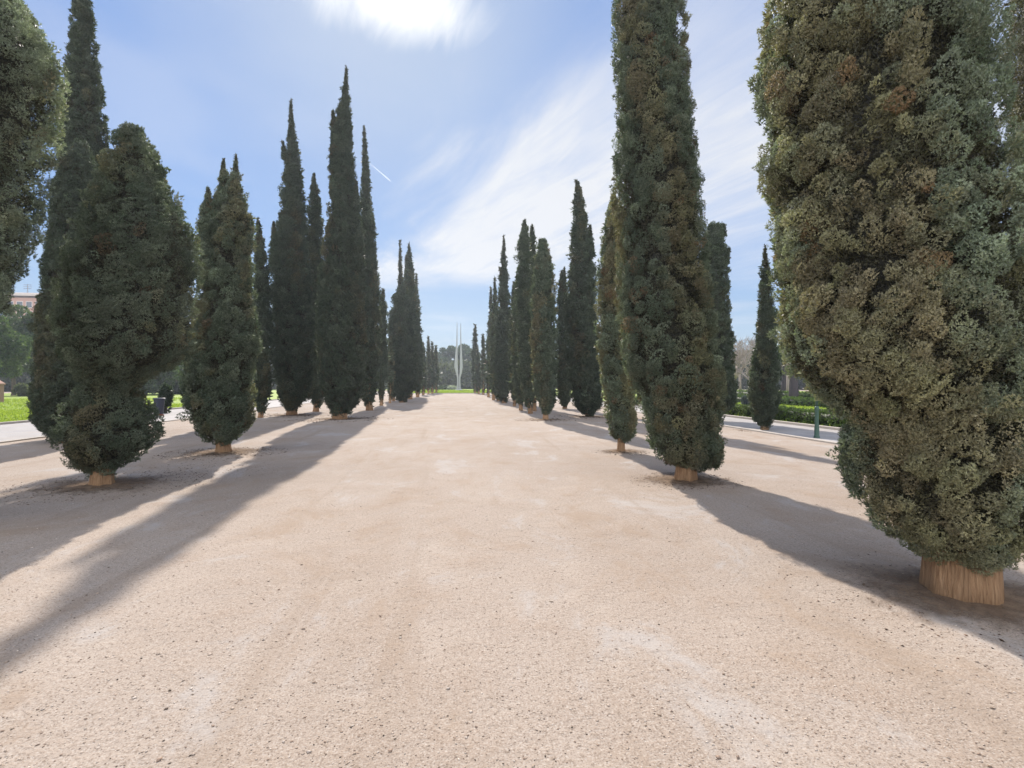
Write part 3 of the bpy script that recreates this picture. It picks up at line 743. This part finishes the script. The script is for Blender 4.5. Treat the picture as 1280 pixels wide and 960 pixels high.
# ------------------------------------------------------------------ leaf clouds: broadleaf trees, hedges, shrubs
def leaf_cloud(rng, cen, rad, L, tintA, tintB, dens=1.0, up=0.3, nb=3):
    """cen (n,3), rad (n,3) ellipsoids filled with leaves mostly in their outer half"""
    VV, TT = [], []
    for c, r in zip(cen, rad):
        area = 4 * math.pi * ((r[0] * r[1] + r[1] * r[2] + r[0] * r[2]) / 3)
        n = int(max(12, dens * 2.2 * area / (L * L)))
        u = unit(rng.normal(size=(n, 3)))
        rr = rng.uniform(0.45, 1.0, n) ** 0.5
        pos = c + u * r * rr[:, None]
        f = np.clip(rng.uniform(0, 1) * 0.6 + rng.uniform(0, 0.5, (n, 1)), 0, 1)
        t = tintA * (1 - f) + tintB * f
        dirs = unit(u + np.array([0, 0, up]) + 0.6 * rng.normal(size=(n, 3)))
        v, t = blades(rng, pos, dirs, np.full(n, L), nb, 0.7, t, 0.6); VV.append(v); TT.append(t)
    V = np.concatenate(VV); return V, np.concatenate(TT)

def leaf_mesh(name, V, T):
    return mesh_from_arrays(name, V, np.arange(len(V)), np.full(len(V) // 3, 3), T)

def broad_tree(seed, px, d, top_py, width, label, cat='tree', group='park trees beyond the lawns', tA=(0.03, 0.055, 0.022), tB=(0.08, 0.12, 0.045), low=0.28, L=None, dens=1.0, trunk_r=0.22, mat=None):
    rng = np.random.default_rng(seed)
    loc = point_at(px, 480, d); loc[2] = 0
    H = EYE + (480 - top_py) / FPX * d
    t = thing('broadleaf_tree', label, cat, loc, group)
    L = L or max(0.18, d * 0.0052)
    n = 22; cen, rad = [], []
    for i in range(n):
        z = rng.uniform(low, 0.93) * H; k = (z / H - low) / (1 - low)
        R = width / 2 * math.sqrt(max(0.05, 1 - (2 * k - 0.85) ** 2 / 1.5)) * 0.8
        a = rng.uniform(0, 6.283); q = R * rng.uniform(0.2, 1) ** 0.6
        s = width * rng.uniform(0.11, 0.22)
        cen.append((q * math.cos(a), q * math.sin(a), min(z, H - s * 0.7))); rad.append((s, s, s * rng.uniform(0.65, 0.9)))
    cen = np.array(cen); rad = np.array(rad)
    V, T = leaf_cloud(rng, cen, rad, L, np.array(tA), np.array(tB), dens)
    link('crown', leaf_mesh('crown', V, T), mat or M_BROAD, t)
    mb = MB(); hf = H * (low + 0.1)
    mb.lathe([(trunk_r * 1.5, -0.05), (trunk_r * 1.05, 0.4), (trunk_r * 0.85, hf * 0.6), (trunk_r * 0.75, hf)], 10)
    for i in range(0, n, 2): mb.tube((0, 0, hf * rng.uniform(0.7, 1.0)), cen[i], trunk_r * 0.4, trunk_r * 0.08, 5)
    link('trunk', mb.mesh('trunk', True), M_BARK_GREY, t)
    return t

# left: park trees beyond the lawn
broad_tree(101, -18, 60, 392, 9.0, 'sunny green park tree cut by the left edge, beyond the lawn', tA=(0.04, 0.075, 0.03), tB=(0.12, 0.17, 0.06))
broad_tree(102, 17, 68, 384, 7.5, 'leafy green park tree before the pink apartment block on the left', tA=(0.04, 0.075, 0.035), tB=(0.12, 0.16, 0.07))
broad_tree(103, 178, 72, 400, 10, 'dark park tree seen past the waist of the bushy near cypress', low=0.12)
broad_tree(104, 226, 80, 424, 9, 'rounded park tree in the gap between the two nearest left cypresses', low=0.12)
broad_tree(105, 262, 92, 418, 10, 'park tree hidden mostly by the twin-tipped cypress', low=0.15)
# at the end of the alley, behind the monument
far_px = [(551, 185, 446, 8.5), (557, 205, 434, 9.5), (565, 190, 431, 11), (576, 200, 429, 11.5), (584, 192, 433, 9.5), (590, 205, 440, 9)]
far_lb = ['small rounded far tree left of the group behind the monument', 'rounded far tree second from the left behind the monument', 'broad far pine left of the two blades of the monument', 'tall far pine straight behind the two blades of the monument', 'far pine right of the monument with a domed top', 'far tree at the right end of the group behind the monument']
for i, ((px, d, ty, w), lb) in enumerate(zip(far_px, far_lb)):
    broad_tree(120 + i, px, d, ty, w, lb, group='far trees closing the alley', tA=(0.022, 0.042, 0.022), tB=(0.05, 0.08, 0.035), low=0.07, L=0.6, dens=1.3, trunk_r=0.35)

# right: bare winter trees beyond the garden
def bare_tree_mesh(seed, H):
    rng = np.random.default_rng(seed); tr = MB(); tw = MB()
    def grow(p, dr, L, r, lev):
        q = p + dr * L
        (tr if lev < 2 else tw).tube(p, q, r, r * 0.7, 6 if lev < 2 else 3)
        if lev >= 5: return
        k = 3 if lev < 4 else 4
        for i in range(k):
            nd = dr + 0.62 * rng.normal(size=3) + np.array([0, 0, 0.18]); nd /= np.linalg.norm(nd)
            grow(q - dr * L * rng.uniform(0, 0.35), nd, L * rng.uniform(0.6, 0.85), max(r * 0.62, 0.022), lev + 1)
    grow(np.array([0, 0, -0.05]), np.array([0, 0, 1.0]), H * 0.30, H * 0.022, 0)
    return tr.mesh('trunk', True), tw.mesh('twigs')
kinds = [bare_tree_mesh(s, 9.0) for s in (1, 2, 3)]
for me_t, me_w in kinds: me_t.materials.append(M_BARK_PALE); me_w.materials.append(M_BARK_PALE)
bl = ['bare winter tree with pale twigs right beside the dark cypress behind the thick column', 'bare pale tree between two dark cypresses on the right, centre of the gap', 'tall bare pale tree left of the small pointed cypress', 'bare tree just behind the small pointed cypress', 'bare tree seen right of the small pointed cypress', 'bare tree beyond the garden above the green lamp post', 'farther bare tree deep in the gap between the dark cypresses', 'farther bare tree near the small pointed cypress']
bp = [(914, 62, 1.0), (925, 70, 1.1), (937, 58, 0.95), (958, 66, 1.0), (985, 60, 1.0), (1014, 64, 1.05), (919, 90, 1.35), (944, 95, 1.4)]
for i, (lb, (px, d, s)) in enumerate(zip(bl, bp)):
    loc = point_at(px, 480, d); loc[2] = 0
    t = thing('bare_tree', lb, 'tree', loc, 'bare winter trees beyond the garden', rz=i * 1.3); t.scale = (s, s, s)
    link('trunk', kinds[i % 3][0], None, t); link('twigs', kinds[i % 3][1], None, t)
# two dark trunks in the garden
for px, by, w, lb, tp in [(981, 496, 9, 'dark upright tree trunk in the garden right of the small cypress', 380), (992, 499, 11, 'thicker dark tree trunk in the garden nearer the lamp post', 372)]:
    loc, d = ground_at(px, by)
    t = thing('broadleaf_tree', lb, 'tree', loc, 'dark-trunked garden trees')
    r = w / 2 / FPX * d; mb = MB()
    mb.lathe([(r * 1.2, -0.05), (r * 1.0, 0.6), (r * 0.9, 1.9), (r * 0.62, 2.2), (r * 0.5, 3.4), (r * 0.4, 4.6)], 12)
    link('trunk', mb.mesh('trunk', True), plain_mat('dark_trunk_bark', (0.06, 0.05, 0.055), 0.9, 0.1, 0.4, 4.0, 0.02), t)
    rr = np.random.default_rng(int(px)); H = EYE + (480 - tp) / FPX * d
    cen = np.stack([rr.normal(0, 0.8, 10), rr.normal(0, 0.8, 10), rr.uniform(4.2, H - 0.6, 10)], 1)
    V, T = leaf_cloud(rr, cen, np.full((10, 3), 0.9), 0.25, np.array((0.03, 0.05, 0.02)), np.array((0.08, 0.11, 0.04)))
    link('crown', leaf_mesh('crown', V, T), M_BROAD, t)

# far woodland closing the horizon on both sides, one mass
rng = np.random.default_rng(9)
cen, rad = [], []
for a in np.linspace(-80, 75, 380):
    R = rng.uniform(150, 240); an = RAD(a) + YAW
    s = rng.uniform(3.0, 5.0)
    cen.append((R * math.sin(an), R * math.cos(an), rng.uniform(1.0, 8.0) if abs(a + 6) > 9 else rng.uniform(1, 5))); rad.append((s * 1.3, s * 1.3, s))
V, T = leaf_cloud(rng, np.array(cen), np.array(rad), 1.3, np.array((0.028, 0.042, 0.026)), np.array((0.075, 0.085, 0.05)), 1.0)
stuff('far_woodland', leaf_mesh('far_woodland', V, T), M_BROAD, 'far-off belt of trees along the horizon', 'woodland')

# clipped hedges on the right
def hedge(x0, x1, y0, y1, h, label, tA, tB, d):
    rng = np.random.default_rng(int(abs(x0 * 100 + y0)))
    t = thing('hedge', label, 'hedge', (x0, y0, 0.04), 'low clipped hedges of the garden')
    L = max(0.05, d * 0.0042); w, l = x1 - x0, y1 - y0
    n = int(2.0 * (2 * l * h + w * l + 2 * w * h) / (L * L))
    s = rng.uniform(size=n); A = np.array([l * h, l * h, w * l, w * h, w * h]); k = np.searchsorted(np.cumsum(A) / A.sum(), s)
    a, c = rng.uniform(size=n), rng.uniform(size=n)
    pos = np.empty((n, 3)); nr = np.zeros((n, 3))
    for i in range(5):
        q = k == i
        if i == 0: pos[q] = np.stack([np.zeros(q.sum()), a[q] * l, c[q] * h], 1); nr[q] = (-1, 0, 0)
        if i == 1: pos[q] = np.stack([np.full(q.sum(), w), a[q] * l, c[q] * h], 1); nr[q] = (1, 0, 0)
        if i == 2: pos[q] = np.stack([a[q] * w, c[q] * l, np.full(q.sum(), h)], 1); nr[q] = (0, 0, 1)
        if i == 3: pos[q] = np.stack([a[q] * w, np.zeros(q.sum()), c[q] * h], 1); nr[q] = (0, -1, 0)
        if i == 4: pos[q] = np.stack([a[q] * w, np.full(q.sum(), l), c[q] * h], 1); nr[q] = (0, 1, 0)
    lumps = 0.05 * np.sin(pos[:, 1] * 3.1 + 1) * np.cos(pos[:, 1] * 1.3) + 0.03 * np.sin(pos[:, 1] * 9 + pos[:, 2] * 8)
    pos += nr * (lumps + rng.normal(-0.02, 0.03, n))[:, None]
    f = np.clip(0.5 + 0.5 * np.sin(pos[:, 1] * 2.3) * np.sin(pos[:, 1] * 0.7) + rng.normal(0, 0.3, n), 0, 1)[:, None]
    tint = np.array(tA) * (1 - f) + np.array(tB) * f
    v, tt = blades(rng, pos, unit(nr + 0.7 * rng.normal(size=(n, 3))), np.full(n, L), 3, 0.6, tint, 0.6)
    mb = MB(); mb.box((w / 2, l / 2, h / 2 - 0.06), (w - 0.14, l - 0.14, h))
    cv = np.array(mb.v); cf = np.array(mb.f).ravel()
    me = mesh_from_arrays('foliage', np.concatenate([v, cv]), np.concatenate([np.arange(len(v)), cf + len(v)]), np.concatenate([np.full(len(v) // 3, 3), np.full(6, 4)]), np.concatenate([tt, np.tile([[0.02, 0.03, 0.012]], (8, 1))]))
    link('foliage', me, M_HEDGE, t)
hA, hB = (0.045, 0.075, 0.025), (0.11, 0.165, 0.05)
hedge(13.35, 14.1, 13.5, 21.5, 0.52, 'dark low clipped hedge along the pavement right of the small pointed cypress', hA, hB, 19)
hedge(13.35, 14.1, 22.4, 40, 0.46, 'lighter low clipped hedge along the pavement left of the small pointed cypress', (0.05, 0.07, 0.03), (0.12, 0.16, 0.06), 26)
hedge(23.6, 24.5, 24, 60, 0.5, 'second clipped hedge crossing the lawn behind the pavement hedge', hA, hB, 38)
hedge(36, 37, 35, 85, 0.6, 'farthest clipped hedge of the garden, below the bare trees', hA, hB, 60)

# shrubs
def shrub(px, py, r, h, label, tA, tB, name='shrub', grp=None):
    loc, d = ground_at(px, py); rr = np.random.default_rng(int(px * 7))
    t = thing(name, label, 'shrub', loc, grp)
    n = 9; a = rr.uniform(0, 6.28, n); q = r * 0.55 * rr.uniform(0, 1, n)
    cen = np.stack([q * np.cos(a), q * np.sin(a), rr.uniform(0.25, 0.75, n) * h], 1)
    V, T = leaf_cloud(rr, cen, np.full((n, 3), 1.0) * np.array([r * 0.5, r * 0.5, h * 0.32]), max(0.06, d * 0.0045), np.array(tA), np.array(tB))
    link('foliage', leaf_mesh('foliage', V, T), M_BROAD, t)
    mb = MB()
    for i in range(5): mb.tube((0.05 * math.cos(i * 1.26), 0.05 * math.sin(i * 1.26), -0.03), cen[i], 0.03, 0.01, 5)
    link('stem', mb.mesh('stem'), M_BARK_GREY, t)
shrub(933.5, 509, 0.5, 0.75, 'small bluish round bush before the lighter clipped hedge', (0.03, 0.04, 0.05), (0.07, 0.08, 0.10))
shrub(207, 517, 0.45, 1.55, 'dark upright shrub right behind the dark litter bin', (0.018, 0.03, 0.016), (0.04, 0.06, 0.03))
shrub(561, 486.8, 2.2, 1.0, 'pale flowering shrub on the grass left of the monument', (0.20, 0.24, 0.18), (0.45, 0.46, 0.42), grp='pale shrubs near the monument')
shrub(566, 487.4, 1.7, 0.9, 'second pale flowering shrub, closer to the foot of the monument', (0.20, 0.24, 0.18), (0.45, 0.46, 0.42), grp='pale shrubs near the monument')
shrub(552, 487.2, 1.8, 0.9, 'green shrub on the grass at the foot of the far trio of cypresses', (0.05, 0.08, 0.03), (0.12, 0.16, 0.06))
shrub(30, 496, 1.0, 1.5, 'grey-green bush on the lawn under the leafy park tree at far left', (0.06, 0.08, 0.04), (0.16, 0.18, 0.10))
shrub(222, 493, 2.6, 1.7, 'dark bush in the shade past the lawn, right of the bin', (0.02, 0.035, 0.02), (0.05, 0.07, 0.04))

# ------------------------------------------------------------------ monument at the end of the alley
loc, dM = ground_at(573.4, 488.5)
mon = thing('monument', 'tall pale monument of two upright pointed blades at the end of the alley', 'monument', (loc[0], loc[1], 0.03), None, -YAW)
s = dM / FPX
def zc(py): return EYE + (480 - py) * s
def blade(rows, yth):
    """rows (y, xl, xr): a slab cut to that outline, folded along a ridge towards the viewer"""
    mb = MB(); rings = []
    for y, a, c in rows:
        xa, xc, z = (a - 0.06 - 573.4) * s, (c + 0.06 - 573.4) * s, zc(y); w = xc - xa; t = yth * min(1, 0.3 + w / 1.0)
        rings.append(np.array([(xa, 0, z), ((xa + xc) / 2, -t, z), (xc, 0, z), ((xa + xc) / 2, t * 0.8, z)]))
    mb.quadgrid(rings); return mb.mesh('blade')
lf = [(487.6, 570.9, 573.2), (478, 571.4, 573.2), (472, 571.2, 573.1), (466, 569.9, 572.6), (459.5, 568.0, 572.2), (455, 568.2, 572.1), (440, 569.3, 571.9), (430, 570.3, 571.8), (418, 570.8, 571.8), (403.3, 571.1, 571.5)]
rt = [(487.6, 573.7, 575.9), (478, 573.6, 575.4), (472, 573.8, 575.7), (466, 574.6, 577.2), (459.5, 574.9, 578.3), (455, 575.0, 578.1), (440, 575.3, 577.4), (430, 575.4, 576.8), (418, 575.4, 576.4), (404.8, 575.7, 576.1)]
link('blade', blade(lf, 0.35), M_MONUMENT, mon); link('blade', blade(rt, 0.35), M_MONUMENT, mon)
mb = MB(); mb.box((0, 0, 0.16), (1.5, 1.2, 0.36)); mb.box((0, 0, 0.03), (2.3, 1.9, 0.1))
link('plinth', mb.mesh('plinth'), M_MONUMENT, mon)

# ------------------------------------------------------------------ lamp post
loc, dL = ground_at(1021, 548)
lamp = thing('street_lamp', 'slim green iron lamp post at the pavement edge, lantern hidden by the huge cypress', 'lamp post', (loc[0], loc[1], 0.0))
mb = MB(); mb.lathe([(0.085, -0.03), (0.085, 0.05), (0.068, 0.08), (0.064, 0.30), (0.056, 0.36), (0.052, 0.80), (0.062, 0.84), (0.062, 0.90), (0.042, 0.95)], 16)
link('base', mb.mesh('base', True), M_LAMP, lamp)
mb = MB(); mb.lathe([(0.036, 0.945), (0.033, 1.6), (0.043, 1.63), (0.043, 1.68), (0.03, 1.72), (0.027, 3.1), (0.06, 3.14), (0.03, 3.2)], 14)
link('pole', mb.mesh('pole', True), M_LAMP, lamp)
mb = MB(); mb.lathe([(0.09, 3.201), (0.17, 3.56)], 6); lan = link('lantern_glass', mb.mesh('lantern_glass'), M_LAMPGLASS, lamp)
mb = MB(); mb.lathe([(0.21, 3.563), (0.19, 3.60), (0.07, 3.76), (0.03, 3.80), (0.03, 3.86), (0.006, 3.9)], 12); link('lantern_cap', mb.mesh('lantern_cap'), M_LAMP, lamp)

# ------------------------------------------------------------------ litter bin
loc, dB = ground_at(199, 520)
bn = thing('litter_bin', 'dark navy litter bin with a wide rim on the left pavement, between two cypresses', 'bin', (loc[0], loc[1], 0.02))
mb = MB(); mb.lathe([(0.16, 0.09), (0.19, 0.12), (0.235, 0.78), (0.235, 0.80)], 20); link('body', mb.mesh('body', True), M_BIN, bn)
mb = MB(); mb.lathe([(0.245, 0.802), (0.275, 0.815), (0.275, 0.86), (0.25, 0.88), (0.20, 0.882)], 20); link('rim', mb.mesh('rim', True), M_BIN, bn)
mb = MB(); mb.lathe([(0.20, -0.02), (0.20, 0.05), (0.12, 0.088)], 16); link('foot', mb.mesh('foot'), M_RUST, bn)

# ------------------------------------------------------------------ brown stone pillar at the left edge
loc, dP = ground_at(-14, 504)
pl = thing('stone_pillar', 'brown stone pillar with sloping cap on the lawn, cut by the left edge', 'pillar', (loc[0], loc[1], 0.04), None, -YAW)
mb = MB(); mb.box((0, 0, 0.72), (1.45, 1.1, 1.5)); link('shaft', mb.mesh('shaft'), M_PILLAR, pl)
mb = MB(); mb.quadgrid([[(-0.8, -0.62, 1.472), (0.8, -0.62, 1.472), (0.8, 0.62, 1.472), (-0.8, 0.62, 1.472)], [(-0.8, -0.62, 1.60), (0.8, -0.62, 1.60), (0.8, 0.62, 1.60), (-0.8, 0.62, 1.60)], [(-0.05, -0.55, 2.08), (0.05, -0.55, 2.08), (0.05, 0.55, 2.08), (-0.05, 0.55, 2.08)]])
link('cap', mb.mesh('cap'), M_PILLAR, pl)

# ------------------------------------------------------------------ apartment block far left
dA = 170.0
loc = point_at(60, 480, dA); loc[2] = 0
s = dA / FPX; W = 60 * s; Ht = EYE + (480 - 376) * s
ap = thing('apartment_building', 'salmon-pink apartment tower with pale cornice above the trees at far left', 'building', loc, None, -YAW + RAD(8))
mb = MB(); mb.box((0, 0, Ht / 2 - 0.5), (W, 12, Ht + 1)); link('wall', mb.mesh('wall'), M_FACADE, ap)
mb = MB(); mb.box((0, 0, Ht + 0.5 + 0.35), (W + 1.6, 13.6, 0.7)); mb.box((0, 0, Ht + 1.5), (W * 0.8, 9, 0.6)); rf = link('cornice', mb.mesh('cornice'), M_TRIM, ap)
for fl in range(9):
    z = 2.2 + fl * 3.1
    if z + 1 > Ht: break
    for k in range(6):
        x = -W / 2 + (k + 0.5) * W / 6
        mb = MB(); mb.box((x, -6.03, z), (1.5, 0.1, 1.75)); w_ = link('window', mb.mesh('window'), M_WINDOW, ap)
        mb = MB(); mb.box((x, -6.02, z), (1.85, 0.06, 2.15)); link('frame', mb.mesh('frame'), M_TRIM, w_)
    if fl % 2 == 1:
        mb = MB(); mb.box((0, -6.08, z - 1.45), (W + 0.1, 0.16, 0.25)); link('string_course', mb.mesh('string_course'), M_TRIM, ap)
mb = MB(); mb.tube((-4.6, -2, Ht + 1.7), (-4.6, -2, Ht + 5.0), 0.12, 0.08, 6)
for q in (3.6, 4.2, 4.8): mb.tube((-5.8, -2, Ht + q), (-3.4, -2, Ht + q), 0.07, 0.07, 5)
link('antenna', mb.mesh('antenna'), M_METAL, ap)

# ------------------------------------------------------------------ contrail, high and far away
d0 = 6000.0
p0 = point_at(458, 200.5, d0); p1 = point_at(489, 227, d0)
mb = MB(); n = 14
for i in range(n):
    a, c = i / n, (i + 1) / n
    ra, rc_ = 2.2 + 5 * a, 2.2 + 5 * c
    if i == n - 1: rc_ = 2
    mb.tube(p0 + (p1 - p0) * a, p0 + (p1 - p0) * c, ra, rc_, 8)
me = mb.mesh('contrail', True)
m, nt, out = new_mat('contrail_ice'); b = NB(nt)
t = b.n('ShaderNodeBsdfTranslucent'); t.inputs['Color'].default_value = c4(0.95, 0.95, 0.95)
df = b.n('ShaderNodeBsdfDiffuse'); df.inputs['Color'].default_value = c4(0.95, 0.95, 0.95)
ad = b.n('ShaderNodeMixShader'); ad.inputs[0].default_value = 0.6
nt.links.new(df.outputs[0], ad.inputs[1]); nt.links.new(t.outputs[0], ad.inputs[2])
tr = b.n('ShaderNodeBsdfTransparent'); mx = b.n('ShaderNodeMixShader'); mx.inputs[0].default_value = 0.22
nt.links.new(tr.outputs[0], mx.inputs[1]); nt.links.new(ad.outputs[0], mx.inputs[2]); nt.links.new(mx.outputs[0], out.inputs['Surface'])
o = link('contrail', me, m); o['label'] = 'short white contrail slanting down in the blue sky'; o['category'] = 'contrail'

# ------------------------------------------------------------------ haze
HAZE = 0.0005
if HAZE > 0:
    mb = MB(); mb.box((0, 110, 19.0), (700, 480, 40))
    m, nt, out = new_mat('haze_air'); b = NB(nt)
    pv = b.n('ShaderNodeVolumePrincipled'); pv.inputs['Color'].default_value = c4(0.80, 0.88, 1.0)
    pv.inputs['Density'].default_value = HAZE; pv.inputs['Anisotropy'].default_value = 0.45
    nt.links.new(pv.outputs[0], out.inputs['Volume'])
    o = link('haze', mb.mesh('haze'), m); o['kind'] = 'stuff'

# ------------------------------------------------------------------ sky and sun
w = bpy.data.worlds.new('World'); scene.world = w; w.use_nodes = True
w.cycles.sampling_method = 'MANUAL'; w.cycles.sample_map_resolution = 512
nt = w.node_tree
for n_ in list(nt.nodes): nt.nodes.remove(n_)
b = NB(nt)
out = b.n('ShaderNodeOutputWorld'); bg = b.n('ShaderNodeBackground')
sky = b.n('ShaderNodeTexSky', sky_type='NISHITA'); sky.sun_disc = False
sky.sun_elevation = SUN_EL; sky.sun_rotation = SUN_AZ
sky.air_density = 1.0; sky.dust_density = 0.6; sky.ozone_density = 1.4; sky.altitude = 200
N = b.vmath('NORMALIZE', b.n('ShaderNodeTexCoord').outputs['Generated']).outputs[0]
sx = b.n('ShaderNodeSeparateXYZ'); nt.links.new(N, sx.inputs[0])
zz = b.math('MAXIMUM', sx.outputs[2], 0.02)
A = b.math('DIVIDE', b.vmath('DOT_PRODUCT', N, (RX[0], RX[1], 0)).outputs['Value'], zz)
B = b.math('DIVIDE', b.vmath('DOT_PRODUCT', N, (FW[0], FW[1], 0)).outputs['Value'], zz)
across = b.math('ADD', b.math('MULTIPLY', b.math('ADD', A, 0.9), 0.903), b.math('MULTIPLY', b.math('SUBTRACT', B, 3.5), 0.429))
along = b.math('SUBTRACT', b.math('MULTIPLY', A, 0.429), b.math('MULTIPLY', B, 0.903))
def comb(x, y, z=0.0):
    nd = b.n('ShaderNodeCombineXYZ'); b.put(nd.inputs[0], x); b.put(nd.inputs[1], y); b.put(nd.inputs[2], z); return nd.outputs[0]
cv = comb(b.math('MULTIPLY', along, 0.55), b.math('MULTIPLY', across, 1.5), 2.3)
n1 = b.noise(cv, 1.25, 6, 0.56, 0.5)
n2 = b.noise(comb(b.math('MULTIPLY', along, 1.0), b.math('MULTIPLY', across, 1.0), 7.1), 0.8, 3, 0.55, 0.3)
n3 = b.noise(comb(b.math('MULTIPLY', along, 0.9), b.math('MULTIPLY', across, 4.5), 4.0), 2.2, 4, 0.6, 0.8)
sw = b.math('ADD', across, b.math('MULTIPLY', b.math('SUBTRACT', n1, 0.5), 0.9))
edge = b.smooth(sw, -0.08, 0.34)
far_ = b.smooth(b.math('ADD', B, b.math('MULTIPLY', b.math('SUBTRACT', n2, 0.5), 1.6)), 5.7, 4.2)
right = b.smooth(across, 2.8, 1.1, 0.40, 1.0)
high = b.smooth(B, 1.2, 2.3, 0.45, 1.0)
wisp = b.math('ADD', b.smooth(n1, 0.30, 0.68), b.math('MULTIPLY', b.smooth(n3, 0.4, 0.7), 0.35))
core = b.math('MULTIPLY', b.math('MULTIPLY', edge, far_), b.math('MULTIPLY', right, high))
cl = b.math('MULTIPLY', core, b.math('ADD', 0.60, b.math('MULTIPLY', wisp, 0.48)), clamp=True)
veil = b.math('MULTIPLY', b.smooth(n2, 0.45, 0.75), 0.22)
cl = b.math('MAXIMUM', cl, veil)
# the bright burnt-out cloud round the sun
ca = b.vmath('DOT_PRODUCT', N, tuple(SUN_DIR)).outputs['Value']
ang = b.math('MULTIPLY', b.math('ARCCOSINE', b.math('MINIMUM', ca, 0.99999)), 57.2958)
SR = Vector((SUN_DIR.y, -SUN_DIR.x, 0)).normalized(); SU = SR.cross(SUN_DIR)
gx = b.math('MULTIPLY', b.vmath('DOT_PRODUCT', N, tuple(SR)).outputs['Value'], 57.3 * 0.42)
gy = b.math('MULTIPLY', b.vmath('DOT_PRODUCT', N, tuple(SU)).outputs['Value'], 57.3)
ang2 = b.math('SQRT', b.math('ADD', b.math('MULTIPLY', gx, gx), b.math('MULTIPLY', gy, gy)))
ang2 = b.math('ADD', ang2, b.math('MULTIPLY', b.smooth(ca, 0.5, 0.0), 90.0))
glow = b.smooth(b.math('ADD', ang2, b.math('MULTIPLY', b.math('SUBTRACT', n3, 0.5), 3.0)), 4.0, 0.6)
soft = b.smooth(ang, 18, 4, 0.0, 0.22)
CL_COL = c4(2.85, 2.93, 3.1); GL_COL = c4(4.0, 4.0, 3.95)
# tame the physical sky's aureole a little with a gamma, tint towards the photograph's periwinkle
col = sky.outputs[0]
lum = b.vmath('DOT_PRODUCT', col, (0.25, 0.55, 0.20)).outputs['Value']
k = b.math('DIVIDE', 1.0, b.math('ADD', 1.0, b.math('DIVIDE', lum, 2.85)))
col = b.vmath('MULTIPLY', col, comb(b.math('MULTIPLY', k, 0.65), b.math('MULTIPLY', k, 0.845), b.math('MULTIPLY', k, 1.10))).outputs[0]
hor = b.smooth(sx.outputs[2], 0.0, 0.30, 0.55, 0.0)
col = b.mix(hor, col, c4(1.9, 2.3, 2.85))
col = b.mix(cl, col, CL_COL)
col = b.mix(soft, col, c4(2.25, 2.6, 3.15))
# unseen bright broken cloud behind the photographer, added to lift the shaded sides
bk = b.vmath('DOT_PRODUCT', N, (FW[0], FW[1], -0.25)).outputs['Value']
bkm = b.math('MULTIPLY', b.smooth(bk, -0.15, -0.55), b.smooth(b.noise(N, 2.6, 4, 0.6, 0.4), 0.26, 0.44))
col = b.mix(bkm, col, c4(6.7, 6.95, 7.5))
col = b.mix(glow, col, GL_COL)
nt.links.new(col, bg.inputs[0]); bg.inputs[1].default_value = SKY_STRENGTH
nt.links.new(bg.outputs[0], out.inputs[0])

sl = bpy.data.lights.new('sun', 'SUN'); sl.energy = SUN_STRENGTH; sl.angle = RAD(0.53); sl.color = (1.0, 0.93, 0.84)
so = bpy.data.objects.new('sun', sl); COL.objects.link(so); so.location = (0, 0, 30)
so.rotation_euler = (-SUN_DIR).to_track_quat('-Z', 'Y').to_euler()

# ------------------------------------------------------------------ camera and colour management
cd = bpy.data.cameras.new('camera'); cam = bpy.data.objects.new('camera', cd); COL.objects.link(cam)
cam.location = (0, 0, EYE); cam.rotation_euler = (RAD(90), 0, -YAW)
cd.sensor_width = 36; cd.lens = 18.0; cd.clip_end = 20000; cd.clip_start = 0.05
scene.camera = cam
vs = scene.view_settings
vs.view_transform = 'Standard'; vs.look = 'None'; vs.exposure = EXPOSURE; vs.gamma = 1.0; vs.use_curve_mapping = False
cy = scene.cycles
cy.use_denoising = True; cy.max_bounces = 5; cy.diffuse_bounces = 3; cy.transparent_max_bounces = 8; cy.volume_bounces = 0
